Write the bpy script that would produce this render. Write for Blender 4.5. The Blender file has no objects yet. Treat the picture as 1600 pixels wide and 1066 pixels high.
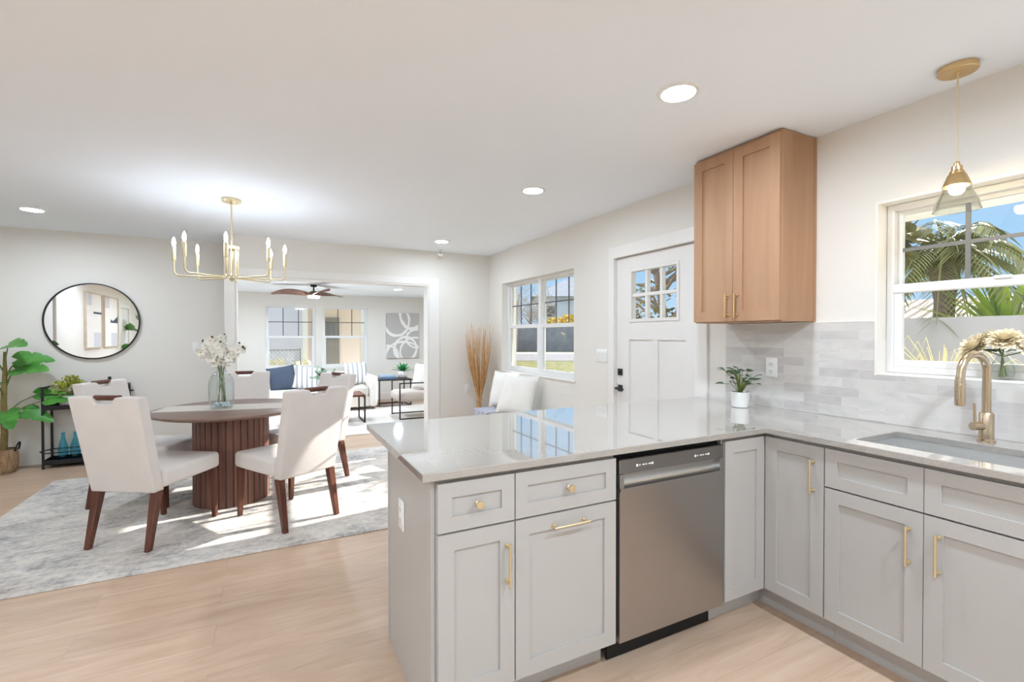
import bpy, bmesh, math, random
from mathutils import Vector, Matrix, Euler, noise as mnoise

random.seed(7)
PI = math.pi
SC = bpy.context.scene
COL = SC.collection
V = Vector

# ------------------------------------------------------------------ camera
cam_d = bpy.data.cameras.new('camera')
cam = bpy.data.objects.new('camera', cam_d)
COL.objects.link(cam)
R_ = V((0.890131, -0.455703, -0.000675))
U_ = V((0.005882, 0.010008, 0.999933))
F_ = V((0.455666, 0.890075, -0.011589))
m = Matrix.Identity(4)
for i in range(3):
    m[i][0] = R_[i]; m[i][1] = U_[i]; m[i][2] = -F_[i]
m[0][3], m[1][3], m[2][3] = -2.7749, -1.4769, 1.3585
cam.matrix_world = m
cam_d.sensor_width = 36.0
cam_d.lens = 743.37 * 36.0 / 1600.0
cam_d.clip_start = 0.05
cam_d.clip_end = 400
SC.camera = cam

# ------------------------------------------------------------------ world, sun, exposure
SC.view_settings.view_transform = 'Standard'
SC.view_settings.look = 'None'
SC.view_settings.gamma = 1.0
SC.view_settings.use_curve_mapping = False
SC.view_settings.exposure = 1.40
SC.cycles.use_denoising = True
SC.cycles.max_bounces = 10
SC.cycles.diffuse_bounces = 6
SC.cycles.glossy_bounces = 6
SC.cycles.transparent_max_bounces = 24
SC.cycles.sample_clamp_indirect = 4.0
SC.cycles.caustics_reflective = False
SC.cycles.caustics_refractive = False

SUN_DIR = V((-1.0, -0.16, -0.52)).normalized()
SUN_ELEV = math.asin(-SUN_DIR.z)
SKY_POWER = 0.43
W = bpy.data.worlds.new('world'); SC.world = W
W.use_nodes = True
wn = W.node_tree.nodes; wl = W.node_tree.links
# clear blue sky low down, unseen upper sky made brighter for more fill light
tc_ = wn.new('ShaderNodeTexCoord'); sx_ = wn.new('ShaderNodeSeparateXYZ'); rp_ = wn.new('ShaderNodeValToRGB')
wl.new(tc_.outputs['Generated'], sx_.inputs[0]); wl.new(sx_.outputs[2], rp_.inputs[0]); wl.new(rp_.outputs[0], wn['Background'].inputs[0])
el_ = rp_.color_ramp.elements
el_[0].position = 0.0; el_[0].color = (0.56, 0.74, 0.92, 1)
el_[1].position = 1.0; el_[1].color = (1.7, 1.75, 1.8, 1)
e_ = el_.new(0.12); e_.color = (0.38, 0.63, 0.90, 1)
e_ = el_.new(0.45); e_.color = (0.50, 0.70, 0.95, 1)
e_ = el_.new(0.62); e_.color = (1.6, 1.65, 1.7, 1)
wn['Background'].inputs[1].default_value = SKY_POWER

sun_d = bpy.data.lights.new('sun', 'SUN')
sun_d.energy = 4.6
sun_d.angle = 0.009
sun_d.color = (1.0, 0.96, 0.90)
sun = bpy.data.objects.new('sun', sun_d)
COL.objects.link(sun)
sun.rotation_euler = SUN_DIR.to_track_quat('-Z', 'Y').to_euler()
sun.location = (8, 2, 6)

CAN_POWER = 200.0      # emission of each recessed lens
BULB_POWER = 50.0

# ------------------------------------------------------------------ materials
def s2l(c):
    return tuple((x / 12.92 if x <= 0.04045 else ((x + 0.055) / 1.055) ** 2.4) for x in c)

def rgb(r, g, b):
    return s2l((r / 255.0, g / 255.0, b / 255.0)) + (1.0,)

class NT:
    def __init__(s, name):
        s.m = bpy.data.materials.new(name); s.m.use_nodes = True
        s.t = s.m.node_tree; s.n = s.t.nodes; s.l = s.t.links
        s.b = s.n['Principled BSDF']
        s.out = s.n['Material Output']
    def node(s, kind, **kw):
        o = s.n.new('ShaderNode' + kind)
        for k, v in kw.items():
            if k in o.inputs:
                o.inputs[k].default_value = v
            else:
                setattr(o, k, v)
        return o
    def link(s, a, b): s.l.new(a, b)
    def coords(s, scale=(1, 1, 1), rot=(0, 0, 0), kind='Object'):
        tc = s.n.new('ShaderNodeTexCoord'); mp = s.n.new('ShaderNodeMapping')
        mp.inputs['Scale'].default_value = scale; mp.inputs['Rotation'].default_value = rot
        s.link(tc.outputs[kind], mp.inputs[0]); return mp.outputs[0]
    def noise(s, co, scale, detail=4, rough=0.55, dist=0.0):
        o = s.node('TexNoise'); o.inputs['Scale'].default_value = scale
        o.inputs['Detail'].default_value = detail; o.inputs['Roughness'].default_value = rough
        o.inputs['Distortion'].default_value = dist
        s.link(co, o.inputs['Vector']); return o.outputs['Fac']
    def ramp(s, fac, stops):
        o = s.node('ValToRGB'); e = o.color_ramp.elements
        while len(e) < len(stops): e.new(0.5)
        for i, (p, c) in enumerate(stops):
            e[i].position = p; e[i].color = c
        s.link(fac, o.inputs[0]); return o.outputs[0]
    def mix(s, fac, a, b, mode='MIX'):
        o = s.node('Mix', data_type='RGBA', blend_type=mode)
        if isinstance(fac, (int, float)): o.inputs[0].default_value = fac
        else: s.link(fac, o.inputs[0])
        for v, i in ((a, 6), (b, 7)):
            if isinstance(v, tuple): o.inputs[i].default_value = v
            else: s.link(v, o.inputs[i])
        return o.outputs[2]
    def math(s, op, a, b=None, clamp=False):
        o = s.node('Math', operation=op, use_clamp=clamp)
        for v, i in ((a, 0), (b, 1)):
            if v is None: continue
            if isinstance(v, (int, float)): o.inputs[i].default_value = v
            else: s.link(v, o.inputs[i])
        return o.outputs[0]
    def bump(s, h, strength=0.2, dist=0.01):
        o = s.node('Bump'); o.inputs['Strength'].default_value = strength
        o.inputs['Distance'].default_value = dist
        s.link(h, o.inputs['Height']); s.link(o.outputs[0], s.b.inputs['Normal'])
    def base(s, c):
        if isinstance(c, tuple): s.b.inputs['Base Color'].default_value = c
        else: s.link(c, s.b.inputs['Base Color'])
    def set(s, rough=0.5, metal=0.0, spec=0.5, **kw):
        s.b.inputs['Roughness'].default_value = rough
        s.b.inputs['Metallic'].default_value = metal
        s.b.inputs['Specular IOR Level'].default_value = spec
        for k, v in kw.items(): s.b.inputs[k].default_value = v

M = {}

def mat_plain(key, col, rough=0.5, metal=0.0, var=0.04, nscale=8.0, bump=0.0, bscale=60.0, spec=0.5, **kw):
    t = NT(key); co = t.coords()
    n = t.noise(co, nscale, 3)
    d = tuple(max(0, x * (1 - var)) for x in col[:3]) + (1,)
    l = tuple(min(1, x * (1 + var)) for x in col[:3]) + (1,)
    t.base(t.ramp(n, [(0.3, d), (0.7, l)]))
    t.set(rough, metal, spec, **kw)
    if bump:
        t.bump(t.noise(co, bscale, 4), bump, 0.005)
    M[key] = t.m; return t.m

mat_plain('wall_paint', rgb(229, 225, 218), 0.7, var=0.006, nscale=2, bump=0.05, bscale=180, spec=0.25)
mat_plain('ceiling_paint', rgb(243, 248, 254), 0.8, var=0.006, nscale=2, bump=0.10, bscale=120, spec=0.2)
mat_plain('trim_white', rgb(234, 231, 226), 0.35, var=0.005, spec=0.4)
mat_plain('door_white', rgb(230, 227, 223), 0.4, var=0.005, spec=0.4)
mat_plain('cabinet_white', rgb(181, 177, 172), 0.35, var=0.006, spec=0.4)
mat_plain('plastic_white', rgb(236, 235, 232), 0.3, var=0.0)
mat_plain('vinyl_white', rgb(232, 232, 232), 0.35, var=0.01)
mat_plain('muntin_grey', rgb(120, 120, 118), 0.4, var=0.02)
mat_plain('muntin_dark', rgb(92, 90, 90), 0.4, var=0.02)
mat_plain('black_metal', rgb(34, 35, 38), 0.42, metal=0.3, var=0.05)
mat_plain('black_matte', rgb(26, 26, 27), 0.5, var=0.05)
mat_plain('dark_gap', rgb(18, 18, 18), 0.7, var=0.0)
mat_plain('brass', rgb(216, 186, 138), 0.3, metal=1.0, var=0.02)
mat_plain('brass_soft', rgb(226, 210, 172), 0.34, metal=0.9, var=0.02)
mat_plain('bronze_faucet', rgb(196, 178, 154), 0.24, metal=1.0, var=0.02)
mat_plain('ceramic_white', rgb(238, 237, 234), 0.25, var=0.01)
mat_plain('soil', rgb(60, 46, 36), 0.9, var=0.3, nscale=60)
mat_plain('leaf_green', rgb(74, 140, 52), 0.4, var=0.35, nscale=7)
mat_plain('leaf_light', rgb(112, 170, 70), 0.4, var=0.3, nscale=9)
mat_plain('leaf_dark', rgb(54, 84, 52), 0.4, var=0.3, nscale=14)
mat_plain('leaf_deep', rgb(38, 70, 48), 0.35, var=0.3, nscale=14)
mat_plain('leaf_fake_green', rgb(52, 150, 86), 0.4, var=0.25, nscale=14)
mat_plain('leaf_sage', rgb(140, 165, 138), 0.6, var=0.2, nscale=14)
mat_plain('leaf_yellow', rgb(158, 160, 62), 0.5, var=0.4, nscale=40)
mat_plain('stem_green', rgb(112, 128, 62), 0.5, var=0.2)
mat_plain('stem_brown', rgb(140, 122, 74), 0.7, var=0.25, nscale=30)
mat_plain('petal_white', rgb(246, 244, 236), 0.5, var=0.03, nscale=30)
mat_plain('petal_cream', rgb(240, 228, 200), 0.6, var=0.08, nscale=20)
mat_plain('petal_centre', rgb(200, 182, 90), 0.6, var=0.2)
mat_plain('bud_dark', rgb(62, 54, 44), 0.6, var=0.3)
mat_plain('reed', rgb(205, 160, 106), 0.6, var=0.22, nscale=20)
mat_plain('cushion_white', rgb(240, 237, 231), 0.9, var=0.015, bump=0.25, bscale=260, spec=0.2)
mat_plain('sofa_fabric', rgb(232, 228, 222), 0.9, var=0.02, bump=0.2, bscale=260, spec=0.2)
mat_plain('navy_fabric', rgb(76, 86, 102), 0.9, var=0.06, bump=0.25, bscale=300, spec=0.2)
mat_plain('tan_fabric', rgb(200, 188, 180), 0.85, var=0.02, bump=0.2, bscale=260, spec=0.2)
mat_plain('beige_runner', rgb(208, 200, 188), 0.9, var=0.05, nscale=90, bump=0.5, bscale=200, spec=0.2)
mat_plain('jute', rgb(196, 164, 124), 0.9, var=0.12, nscale=60, bump=0.4, bscale=120)
mat_plain('book_blue', rgb(92, 122, 158), 0.6, var=0.08)
mat_plain('book_light', rgb(168, 186, 206), 0.6, var=0.06)
mat_plain('paper', rgb(235, 230, 220), 0.8, var=0.04)
mat_plain('fan_wood', rgb(122, 88, 74), 0.5, var=0.2, nscale=14)
mat_plain('canvas_white', rgb(235, 232, 226), 0.8, var=0.03)
mat_plain('galvanised_paint', rgb(206, 206, 210), 0.8, var=0.03)
mat_plain('frame_oak', rgb(205, 190, 168), 0.5, var=0.08)
mat_plain('pebble_glass', rgb(222, 230, 230), 0.1, var=0.1, nscale=40)
mat_plain('bench_fabric', rgb(190, 188, 184), 0.9, var=0.03, bump=0.2, bscale=240, spec=0.2)

def mat_linen():
    t = NT('linen'); co = t.coords((1, 1, 1))
    w1 = t.noise(t.coords((220, 220, 18)), 1.0, 2); w2 = t.noise(t.coords((20, 20, 260)), 1.0, 2)
    h = t.math('ADD', w1, w2)
    n = t.noise(co, 5, 3)
    c = t.ramp(n, [(0.3, rgb(214, 206, 200)), (0.7, rgb(222, 215, 209))])
    c2 = t.ramp(h, [(0.35, rgb(205, 198, 192)), (0.65, rgb(228, 222, 217))])
    t.base(t.mix(0.35, c, c2)); t.set(0.9, 0, 0.2); t.bump(h, 0.15, 0.003)
    M['linen'] = t.m
mat_linen()

def mat_wood(key, c0, c1, c2, scale=(3, 3, 40), rough=0.45, nsc=1.0, bump=0.08, dist=0.6):
    t = NT(key)
    g = t.noise(t.coords(scale), nsc, 6, 0.6, dist)
    n = t.noise(t.coords(tuple(x * 0.25 for x in scale)), nsc, 3, 0.5)
    a = t.ramp(g, [(0.28, c0), (0.5, c1), (0.74, c2)])
    b = t.ramp(n, [(0.3, c0), (0.7, c2)])
    t.base(t.mix(0.35, a, b)); t.set(rough, 0, 0.35); t.bump(g, bump, 0.003)
    M[key] = t.m
# grain runs along the axis with the SMALL scale
mat_wood('walnut', rgb(66, 36, 26), rgb(92, 52, 38), rgb(120, 74, 56), (26, 26, 2.2), 0.4)
mat_wood('walnut_top', rgb(106, 82, 72), rgb(126, 100, 88), rgb(146, 120, 106), (2.2, 26, 26), 0.32)
mat_wood('walnut_slat', rgb(92, 62, 52), rgb(118, 82, 70), rgb(146, 108, 94), (18, 18, 1.6), 0.45)
mat_wood('maple', rgb(164, 124, 94), rgb(176, 137, 106), rgb(187, 150, 118), (9, 9, 0.9), 0.42, bump=0.03)

def mat_floor():
    t = NT('oak_plank'); co = t.coords()
    br = t.node('TexBrick'); br.offset = 0.37; br.offset_frequency = 2; br.squash = 1
    br.inputs['Color1'].default_value = (0.0, 0.0, 0.0, 1); br.inputs['Color2'].default_value = (1, 1, 1, 1)
    br.inputs['Mortar'].default_value = (0.5, 0.5, 0.5, 1)
    br.inputs['Scale'].default_value = 1.0; br.inputs['Mortar Size'].default_value = 0.0012
    br.inputs['Mortar Smooth'].default_value = 0.1; br.inputs['Bias'].default_value = 0.0
    br.inputs['Brick Width'].default_value = 1.5; br.inputs['Row Height'].default_value = 0.19
    t.link(co, br.inputs['Vector'])
    # shift the grain per plank
    sep = t.node('SeparateColor'); t.link(br.outputs['Color'], sep.inputs[0])
    off = t.node('CombineXYZ'); t.link(t.math('MULTIPLY', sep.outputs[0], 37.0), off.inputs[2])
    add = t.node('VectorMath', operation='ADD'); t.link(t.coords((1.3, 9, 1)), add.inputs[0]); t.link(off.outputs[0], add.inputs[1])
    g = t.noise(add.outputs[0], 1.6, 7, 0.62, 0.9)
    add2 = t.node('VectorMath', operation='ADD'); t.link(t.coords((4, 70, 1)), add2.inputs[0]); t.link(off.outputs[0], add2.inputs[1])
    f = t.noise(add2.outputs[0], 1.0, 4, 0.6)
    c = t.ramp(g, [(0.25, rgb(184, 155, 130)), (0.5, rgb(200, 173, 149)), (0.75, rgb(212, 188, 166))])
    c = t.mix(t.math('MULTIPLY', f, 0.35), c, rgb(176, 144, 116))
    tone = t.ramp(sep.outputs[0], [(0.0, (0.92, 0.92, 0.92, 1)), (1.0, (1.04, 1.03, 1.03, 1))])
    c = t.mix(1.0, c, tone, 'MULTIPLY')
    c = t.mix(t.math('MULTIPLY', br.outputs['Fac'], 0.4), c, rgb(150, 120, 96))
    t.base(c); t.set(0.42, 0, 0.35)
    t.bump(t.math('SUBTRACT', f, br.outputs['Fac']), 0.06, 0.002)
    M['oak_plank'] = t.m
mat_floor()

def mat_rug():
    t = NT('rug_distressed'); co = t.coords()
    big = t.noise(co, 1.7, 5, 0.6, 0.8)
    streak = t.noise(t.coords((5, 26, 1)), 1.0, 6, 0.7, 0.5)
    fine = t.noise(co, 30, 8, 0.8)
    vor = t.node('TexVoronoi'); vor.inputs['Scale'].default_value = 3.2; t.link(co, vor.inputs['Vector'])
    mid = t.noise(co, 9, 6, 0.7, 1.0)
    a = t.math('ADD', t.math('MULTIPLY', streak, 0.35), t.math('MULTIPLY', fine, 0.45))
    a = t.math('ADD', a, t.math('MULTIPLY', mid, 0.32))
    a = t.math('ADD', a, t.math('MULTIPLY', t.math('SUBTRACT', big, 0.5), 0.35))
    a = t.math('ADD', a, t.math('MULTIPLY', t.math('SUBTRACT', vor.outputs['Distance'], 0.3), 0.12))
    c = t.ramp(a, [(0.40, rgb(104, 104, 108)), (0.49, rgb(160, 158, 158)), (0.57, rgb(198, 193, 187)), (0.68, rgb(222, 215, 206))])
    warm = t.noise(co, 3.3, 3)
    c = t.mix(t.math('MULTIPLY', t.math('SUBTRACT', warm, 0.5, True), 1.2, True), c, rgb(196, 178, 160))
    t.base(c); t.set(0.95, 0, 0.1); t.bump(fine, 0.4, 0.006)
    M['rug'] = t.m
mat_rug()

def mat_living_rug():
    t = NT('rug_living'); co = t.coords()
    n = t.noise(co, 4, 5, 0.7, 0.6); f = t.noise(co, 60, 4, 0.7)
    c = t.ramp(t.math('ADD', t.math('MULTIPLY', n, 0.7), t.math('MULTIPLY', f, 0.3)),
               [(0.35, rgb(204, 196, 186)), (0.6, rgb(226, 220, 212))])
    t.base(c); t.set(0.95, 0, 0.1); t.bump(f, 0.3, 0.005)
    M['rug_living'] = t.m
mat_living_rug()

def mat_quartz():
    t = NT('quartz'); co = t.coords()
    n = t.noise(co, 1.3, 6, 0.6, 1.6)
    v = t.math('ABSOLUTE', t.math('SUBTRACT', n, 0.5))
    vein = t.ramp(v, [(0.0, (1, 1, 1, 1)), (0.012, (0.25, 0.25, 0.25, 1)), (0.04, (0, 0, 0, 1))])
    msk = t.noise(co, 2.2, 2)
    f = t.math('MULTIPLY', vein, t.math('MULTIPLY', t.math('SUBTRACT', msk, 0.42, True), 1.6))
    sp = t.noise(co, 140, 2)
    c = t.mix(f, t.ramp(sp, [(0.3, rgb(162, 156, 149)), (0.7, rgb(169, 164, 157))]), rgb(205, 192, 172))
    t.base(c); t.set(0.05, 0, 0.5, **{'Coat Weight': 1.0, 'Coat IOR': 1.75, 'Coat Roughness': 0.02})
    M['quartz'] = t.m
mat_quartz()

def mat_tile():
    t = NT('marble_tile')
    tc = t.n.new('ShaderNodeTexCoord'); sp = t.node('SeparateXYZ'); cb = t.node('CombineXYZ')
    t.link(tc.outputs['Object'], sp.inputs[0])
    t.link(sp.outputs[1], cb.inputs[0]); t.link(sp.outputs[2], cb.inputs[1])
    br = t.node('TexBrick'); br.offset = 0.41; br.offset_frequency = 2
    for k, v in (('Color1', (0, 0, 0, 1)), ('Color2', (1, 1, 1, 1)), ('Mortar', (0.5, 0.5, 0.5, 1))):
        br.inputs[k].default_value = v
    br.inputs['Scale'].default_value = 1.0; br.inputs['Mortar Size'].default_value = 0.0011
    br.inputs['Mortar Smooth'].default_value = 0.2
    br.inputs['Brick Width'].default_value = 0.205; br.inputs['Row Height'].default_value = 0.0513
    t.link(cb.outputs[0], br.inputs['Vector'])
    sepc = t.node('SeparateColor'); t.link(br.outputs['Color'], sepc.inputs[0])
    off = t.node('CombineXYZ'); t.link(t.math('MULTIPLY', sepc.outputs[0], 31.0), off.inputs[2])
    mp = t.node('Mapping'); mp.inputs['Scale'].default_value = (6, 16, 1); t.link(cb.outputs[0], mp.inputs[0])
    add = t.node('VectorMath', operation='ADD'); t.link(mp.outputs[0], add.inputs[0]); t.link(off.outputs[0], add.inputs[1])
    n = t.noise(add.outputs[0], 1.0, 6, 0.6, 0.8)
    tone = t.ramp(sepc.outputs[0], [(0.0, rgb(196, 191, 188)), (0.2, rgb(204, 199, 195)), (0.42, rgb(212, 208, 203)), (1.0, rgb(217, 212, 207))])
    vein = t.ramp(n, [(0.3, (0.86, 0.86, 0.88, 1)), (0.55, (1, 1, 1, 1))])
    c = t.mix(1.0, tone, vein, 'MULTIPLY')
    c = t.mix(br.outputs['Fac'], c, rgb(214, 210, 205))
    t.base(c); t.set(0.14, 0, 0.5)
    t.bump(t.math('ADD', t.math('MULTIPLY', t.math('SUBTRACT', 1.0, br.outputs['Fac']), 1.0), t.math('MULTIPLY', n, 0.35)), 0.25, 0.002)
    M['tile'] = t.m
mat_tile()

def mat_steel(key, col, rough, scale):
    t = NT(key)
    n = t.noise(t.coords(scale), 1.0, 3)
    t.base(t.ramp(n, [(0.3, tuple(x * 0.95 for x in col[:3]) + (1,)), (0.7, col)]))
    t.set(rough, 1.0, 0.5); t.bump(n, 0.03, 0.001)
    M[key] = t.m
mat_steel('steel', rgb(176, 174, 172), 0.34, (3, 60, 260))
mat_steel('steel_dark', rgb(150, 148, 146), 0.3, (3, 60, 260))
mat_steel('steel_sink', rgb(226, 226, 225), 0.45, (90, 4, 90))

def mat_glass(key, tint=(1, 1, 1, 1), refl=1.0, rough=0.0):
    t = NT(key); t.n.remove(t.b)
    tr = t.node('BsdfTransparent'); tr.inputs[0].default_value = tint
    gl = t.node('BsdfGlossy'); gl.inputs['Roughness'].default_value = rough
    lw = t.node('LayerWeight'); lw.inputs['Blend'].default_value = 0.5
    fr = t.math('ADD', t.math('MULTIPLY', t.math('POWER', lw.outputs['Facing'], 4.0), 0.7), 0.035)
    mx = t.node('MixShader')
    t.link(t.math('MULTIPLY', fr, refl, True), mx.inputs[0])
    t.link(tr.outputs[0], mx.inputs[1]); t.link(gl.outputs[0], mx.inputs[2])
    t.link(mx.outputs[0], t.out.inputs[0])
    M[key] = t.m
mat_glass('window_glass', (0.97, 0.98, 0.98, 1), 0.8)
mat_glass('vase_glass', (0.945, 0.97, 0.972, 1), 1.5)
mat_glass('clear_glass', (0.95, 0.96, 0.955, 1), 1.6)
mat_glass('blue_glass', (0.60, 0.90, 0.965, 1), 1.4)
mat_glass('shade_glass', (0.90, 0.91, 0.89, 1), 2.0)

t = NT('mirror'); t.base((0.93, 0.94, 0.94, 1)); t.set(0.01, 1.0); M['mirror'] = t.m

def mat_emit(key, col, strength):
    t = NT(key); t.n.remove(t.b)
    e = t.node('Emission'); e.inputs[0].default_value = col; e.inputs[1].default_value = strength
    t.link(e.outputs[0], t.out.inputs[0]); M[key] = t.m
mat_emit('can_light', (0.78, 0.91, 1.06, 1), CAN_POWER)
mat_emit('fan_light', (0.84, 0.94, 1.04, 1), 60.0)
mat_emit('can_light_low', (0.78, 0.91, 1.06, 1), CAN_POWER * 0.42)
mat_emit('can_light_dim', (0.78, 0.91, 1.06, 1), CAN_POWER * 0.68)
mat_emit('candle_bulb', (0.84, 0.94, 1.04, 1), BULB_POWER)
mat_emit('filament', (1.0, 0.80, 0.50, 1), 60.0)

def mat_stripes(key, axis, period, base_c, stripe_c, duty=0.45):
    t = NT(key); tc = t.n.new('ShaderNodeTexCoord'); sp = t.node('SeparateXYZ')
    t.link(tc.outputs['Object'], sp.inputs[0])
    f = t.math('FRACT', t.math('DIVIDE', t.math('ADD', sp.outputs[axis], 10.0), period))
    f2 = t.math('FRACT', t.math('DIVIDE', t.math('ADD', sp.outputs[axis], 10.0), period / 7.0))
    a = t.math('LESS_THAN', f, duty)
    thin = t.math('MULTIPLY', t.math('LESS_THAN', f2, 0.4), t.math('GREATER_THAN', f, duty))
    c = t.mix(a, base_c, stripe_c)
    c = t.mix(t.math('MULTIPLY', thin, 0.25), c, stripe_c)
    t.base(c); t.set(0.9, 0, 0.2); t.bump(t.noise(t.coords(), 250, 3), 0.2, 0.003)
    M[key] = t.m
mat_stripes('pillow_stripe', 0, 0.082, rgb(238, 234, 228), rgb(166, 167, 172), 0.36)
mat_stripes('throw_grey', 1, 0.07, rgb(172, 172, 188), rgb(192, 192, 204), 0.5)

def mat_knit():
    t = NT('knit_throw'); co = t.coords()
    w = t.node('TexWave', wave_type='BANDS', bands_direction='Z'); w.inputs['Scale'].default_value = 26
    w.inputs['Distortion'].default_value = 2.0; t.link(co, w.inputs['Vector'])
    w2 = t.node('TexWave', wave_type='BANDS', bands_direction='X'); w2.inputs['Scale'].default_value = 22
    w2.inputs['Distortion'].default_value = 2.0; t.link(co, w2.inputs['Vector'])
    h = t.math('MULTIPLY', w.outputs['Fac'], w2.outputs['Fac'])
    t.base(t.ramp(h, [(0.0, rgb(208, 200, 190)), (0.6, rgb(240, 236, 228))])); t.set(0.95, 0, 0.1); t.bump(h, 0.6, 0.01)
    M['knit'] = t.m
mat_knit()

def mat_basket():
    t = NT('basket_weave'); co = t.coords()
    w = t.node('TexWave', wave_type='BANDS', bands_direction='Z'); w.inputs['Scale'].default_value = 17
    w.inputs['Distortion'].default_value = 1.5; w.inputs['Detail'].default_value = 2; t.link(co, w.inputs['Vector'])
    n = t.noise(t.coords((40, 40, 12)), 1.0, 4)
    c = t.ramp(n, [(0.3, rgb(168, 132, 98)), (0.7, rgb(218, 190, 156))])
    c = t.mix(t.math('MULTIPLY', t.math('LESS_THAN', w.outputs['Fac'], 0.25), 0.6), c, rgb(92, 66, 46))
    t.base(c); t.set(0.85, 0, 0.2); t.bump(w.outputs['Fac'], 0.6, 0.01)
    M['basket'] = t.m
mat_basket()

def mat_painting():
    t = NT('ring_painting'); tc = t.n.new('ShaderNodeTexCoord'); sp = t.node('SeparateXYZ'); cb = t.node('CombineXYZ')
    t.link(tc.outputs['Object'], sp.inputs[0]); t.link(sp.outputs[0], cb.inputs[0]); t.link(sp.outputs[2], cb.inputs[1])
    tot = None
    for (cx, cy, ax, ay, r, wd) in [(-0.13, 0.80, 1, 0.85, 0.27, 0.030), (0.20, 1.00, 1, 0.7, 0.26, 0.032), (0.33, 0.42, 0.8, 1, 0.20, 0.026),
                                    (0.06, 0.20, 1, 0.95, 0.24, 0.034), (0.02, 0.05, 0.75, 1.0, 0.30, 0.030), (-0.32, 0.05, 1, 1, 0.22, 0.028),
                                    (0.28, 0.14, 0.9, 1, 0.30, 0.022)]:
        sub = t.node('VectorMath', operation='SUBTRACT'); t.link(cb.outputs[0], sub.inputs[0]); sub.inputs[1].default_value = (cx, cy, 0)
        mul = t.node('VectorMath', operation='MULTIPLY'); t.link(sub.outputs[0], mul.inputs[0]); mul.inputs[1].default_value = (ax, ay, 0)
        ln = t.node('VectorMath', operation='LENGTH'); t.link(mul.outputs[0], ln.inputs[0])
        d = t.math('ABSOLUTE', t.math('SUBTRACT', ln.outputs['Value'], r))
        nz = t.math('MULTIPLY', t.noise(cb.outputs[0], 5, 2), wd * 1.6)
        k = t.math('LESS_THAN', d, nz)
        tot = k if tot is None else t.math('MAXIMUM', tot, k)
    t.base(t.mix(tot, rgb(190, 185, 182), rgb(240, 238, 233))); t.set(0.8, 0, 0.2)
    M['ring_painting'] = t.m
mat_painting()

# exterior materials
mat_plain('grass', rgb(126, 124, 86), 0.95, var=0.35, nscale=3, bump=0.4, bscale=40, spec=0.1)
mat_plain('asphalt', rgb(128, 126, 130), 0.9, var=0.08, nscale=2)
mat_plain('concrete', rgb(222, 220, 216), 0.9, var=0.06, nscale=3)
mat_plain('stucco_grey', rgb(206, 203, 206), 0.95, var=0.08, nscale=1.6, bump=0.3, bscale=40)
mat_plain('hedge_grey', rgb(128, 132, 140), 0.95, var=0.18, nscale=1.5)
mat_plain('stucco_peach', rgb(250, 234, 224), 0.9, var=0.03, nscale=2, bump=0.2, bscale=50)
mat_plain('stucco_white', rgb(222, 224, 236), 0.9, var=0.03, nscale=2, bump=0.2, bscale=50)
mat_plain('siding_blue', rgb(214, 222, 238), 0.8, var=0.03, nscale=1)
mat_plain('roof_grey', rgb(150, 156, 168), 0.9, var=0.1, nscale=2)
mat_plain('bark', rgb(128, 114, 104), 0.95, var=0.3, nscale=12, bump=0.6, bscale=20)
mat_plain('bark_pale', rgb(178, 168, 160), 0.95, var=0.2, nscale=12)
mat_plain('palm_frond', rgb(142, 142, 88), 0.5, var=0.3, nscale=2)
mat_plain('agave_green', rgb(150, 180, 60), 0.5, var=0.25, nscale=1.5)
mat_plain('dry_grass', rgb(226, 216, 170), 0.7, var=0.15, nscale=6)
mat_plain('shrub_yellow', rgb(214, 180, 70), 0.8, var=0.3, nscale=3)
mat_plain('tree_leaf', rgb(110, 108, 62), 0.6, var=0.4, nscale=3)
mat_plain('soffit_cream', rgb(238, 236, 229), 0.8, var=0.01)
mat_plain('louver_grey', rgb(150, 146, 140), 0.6, var=0.04)
mat_plain('galvanised', rgb(170, 172, 178), 0.5, metal=0.6, var=0.04)

def mat_rooftile():
    t = NT('roof_tile'); w = t.node('TexWave', wave_type='BANDS', bands_direction='Y')
    w.inputs['Scale'].default_value = 0.8; w.inputs['Distortion'].default_value = 0.3
    t.link(t.coords(), w.inputs['Vector'])
    t.base(t.ramp(w.outputs['Fac'], [(0.3, rgb(128, 110, 98)), (0.6, rgb(226, 208, 190))])); t.set(0.9)
    M['roof_tile'] = t.m
mat_rooftile()

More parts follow.
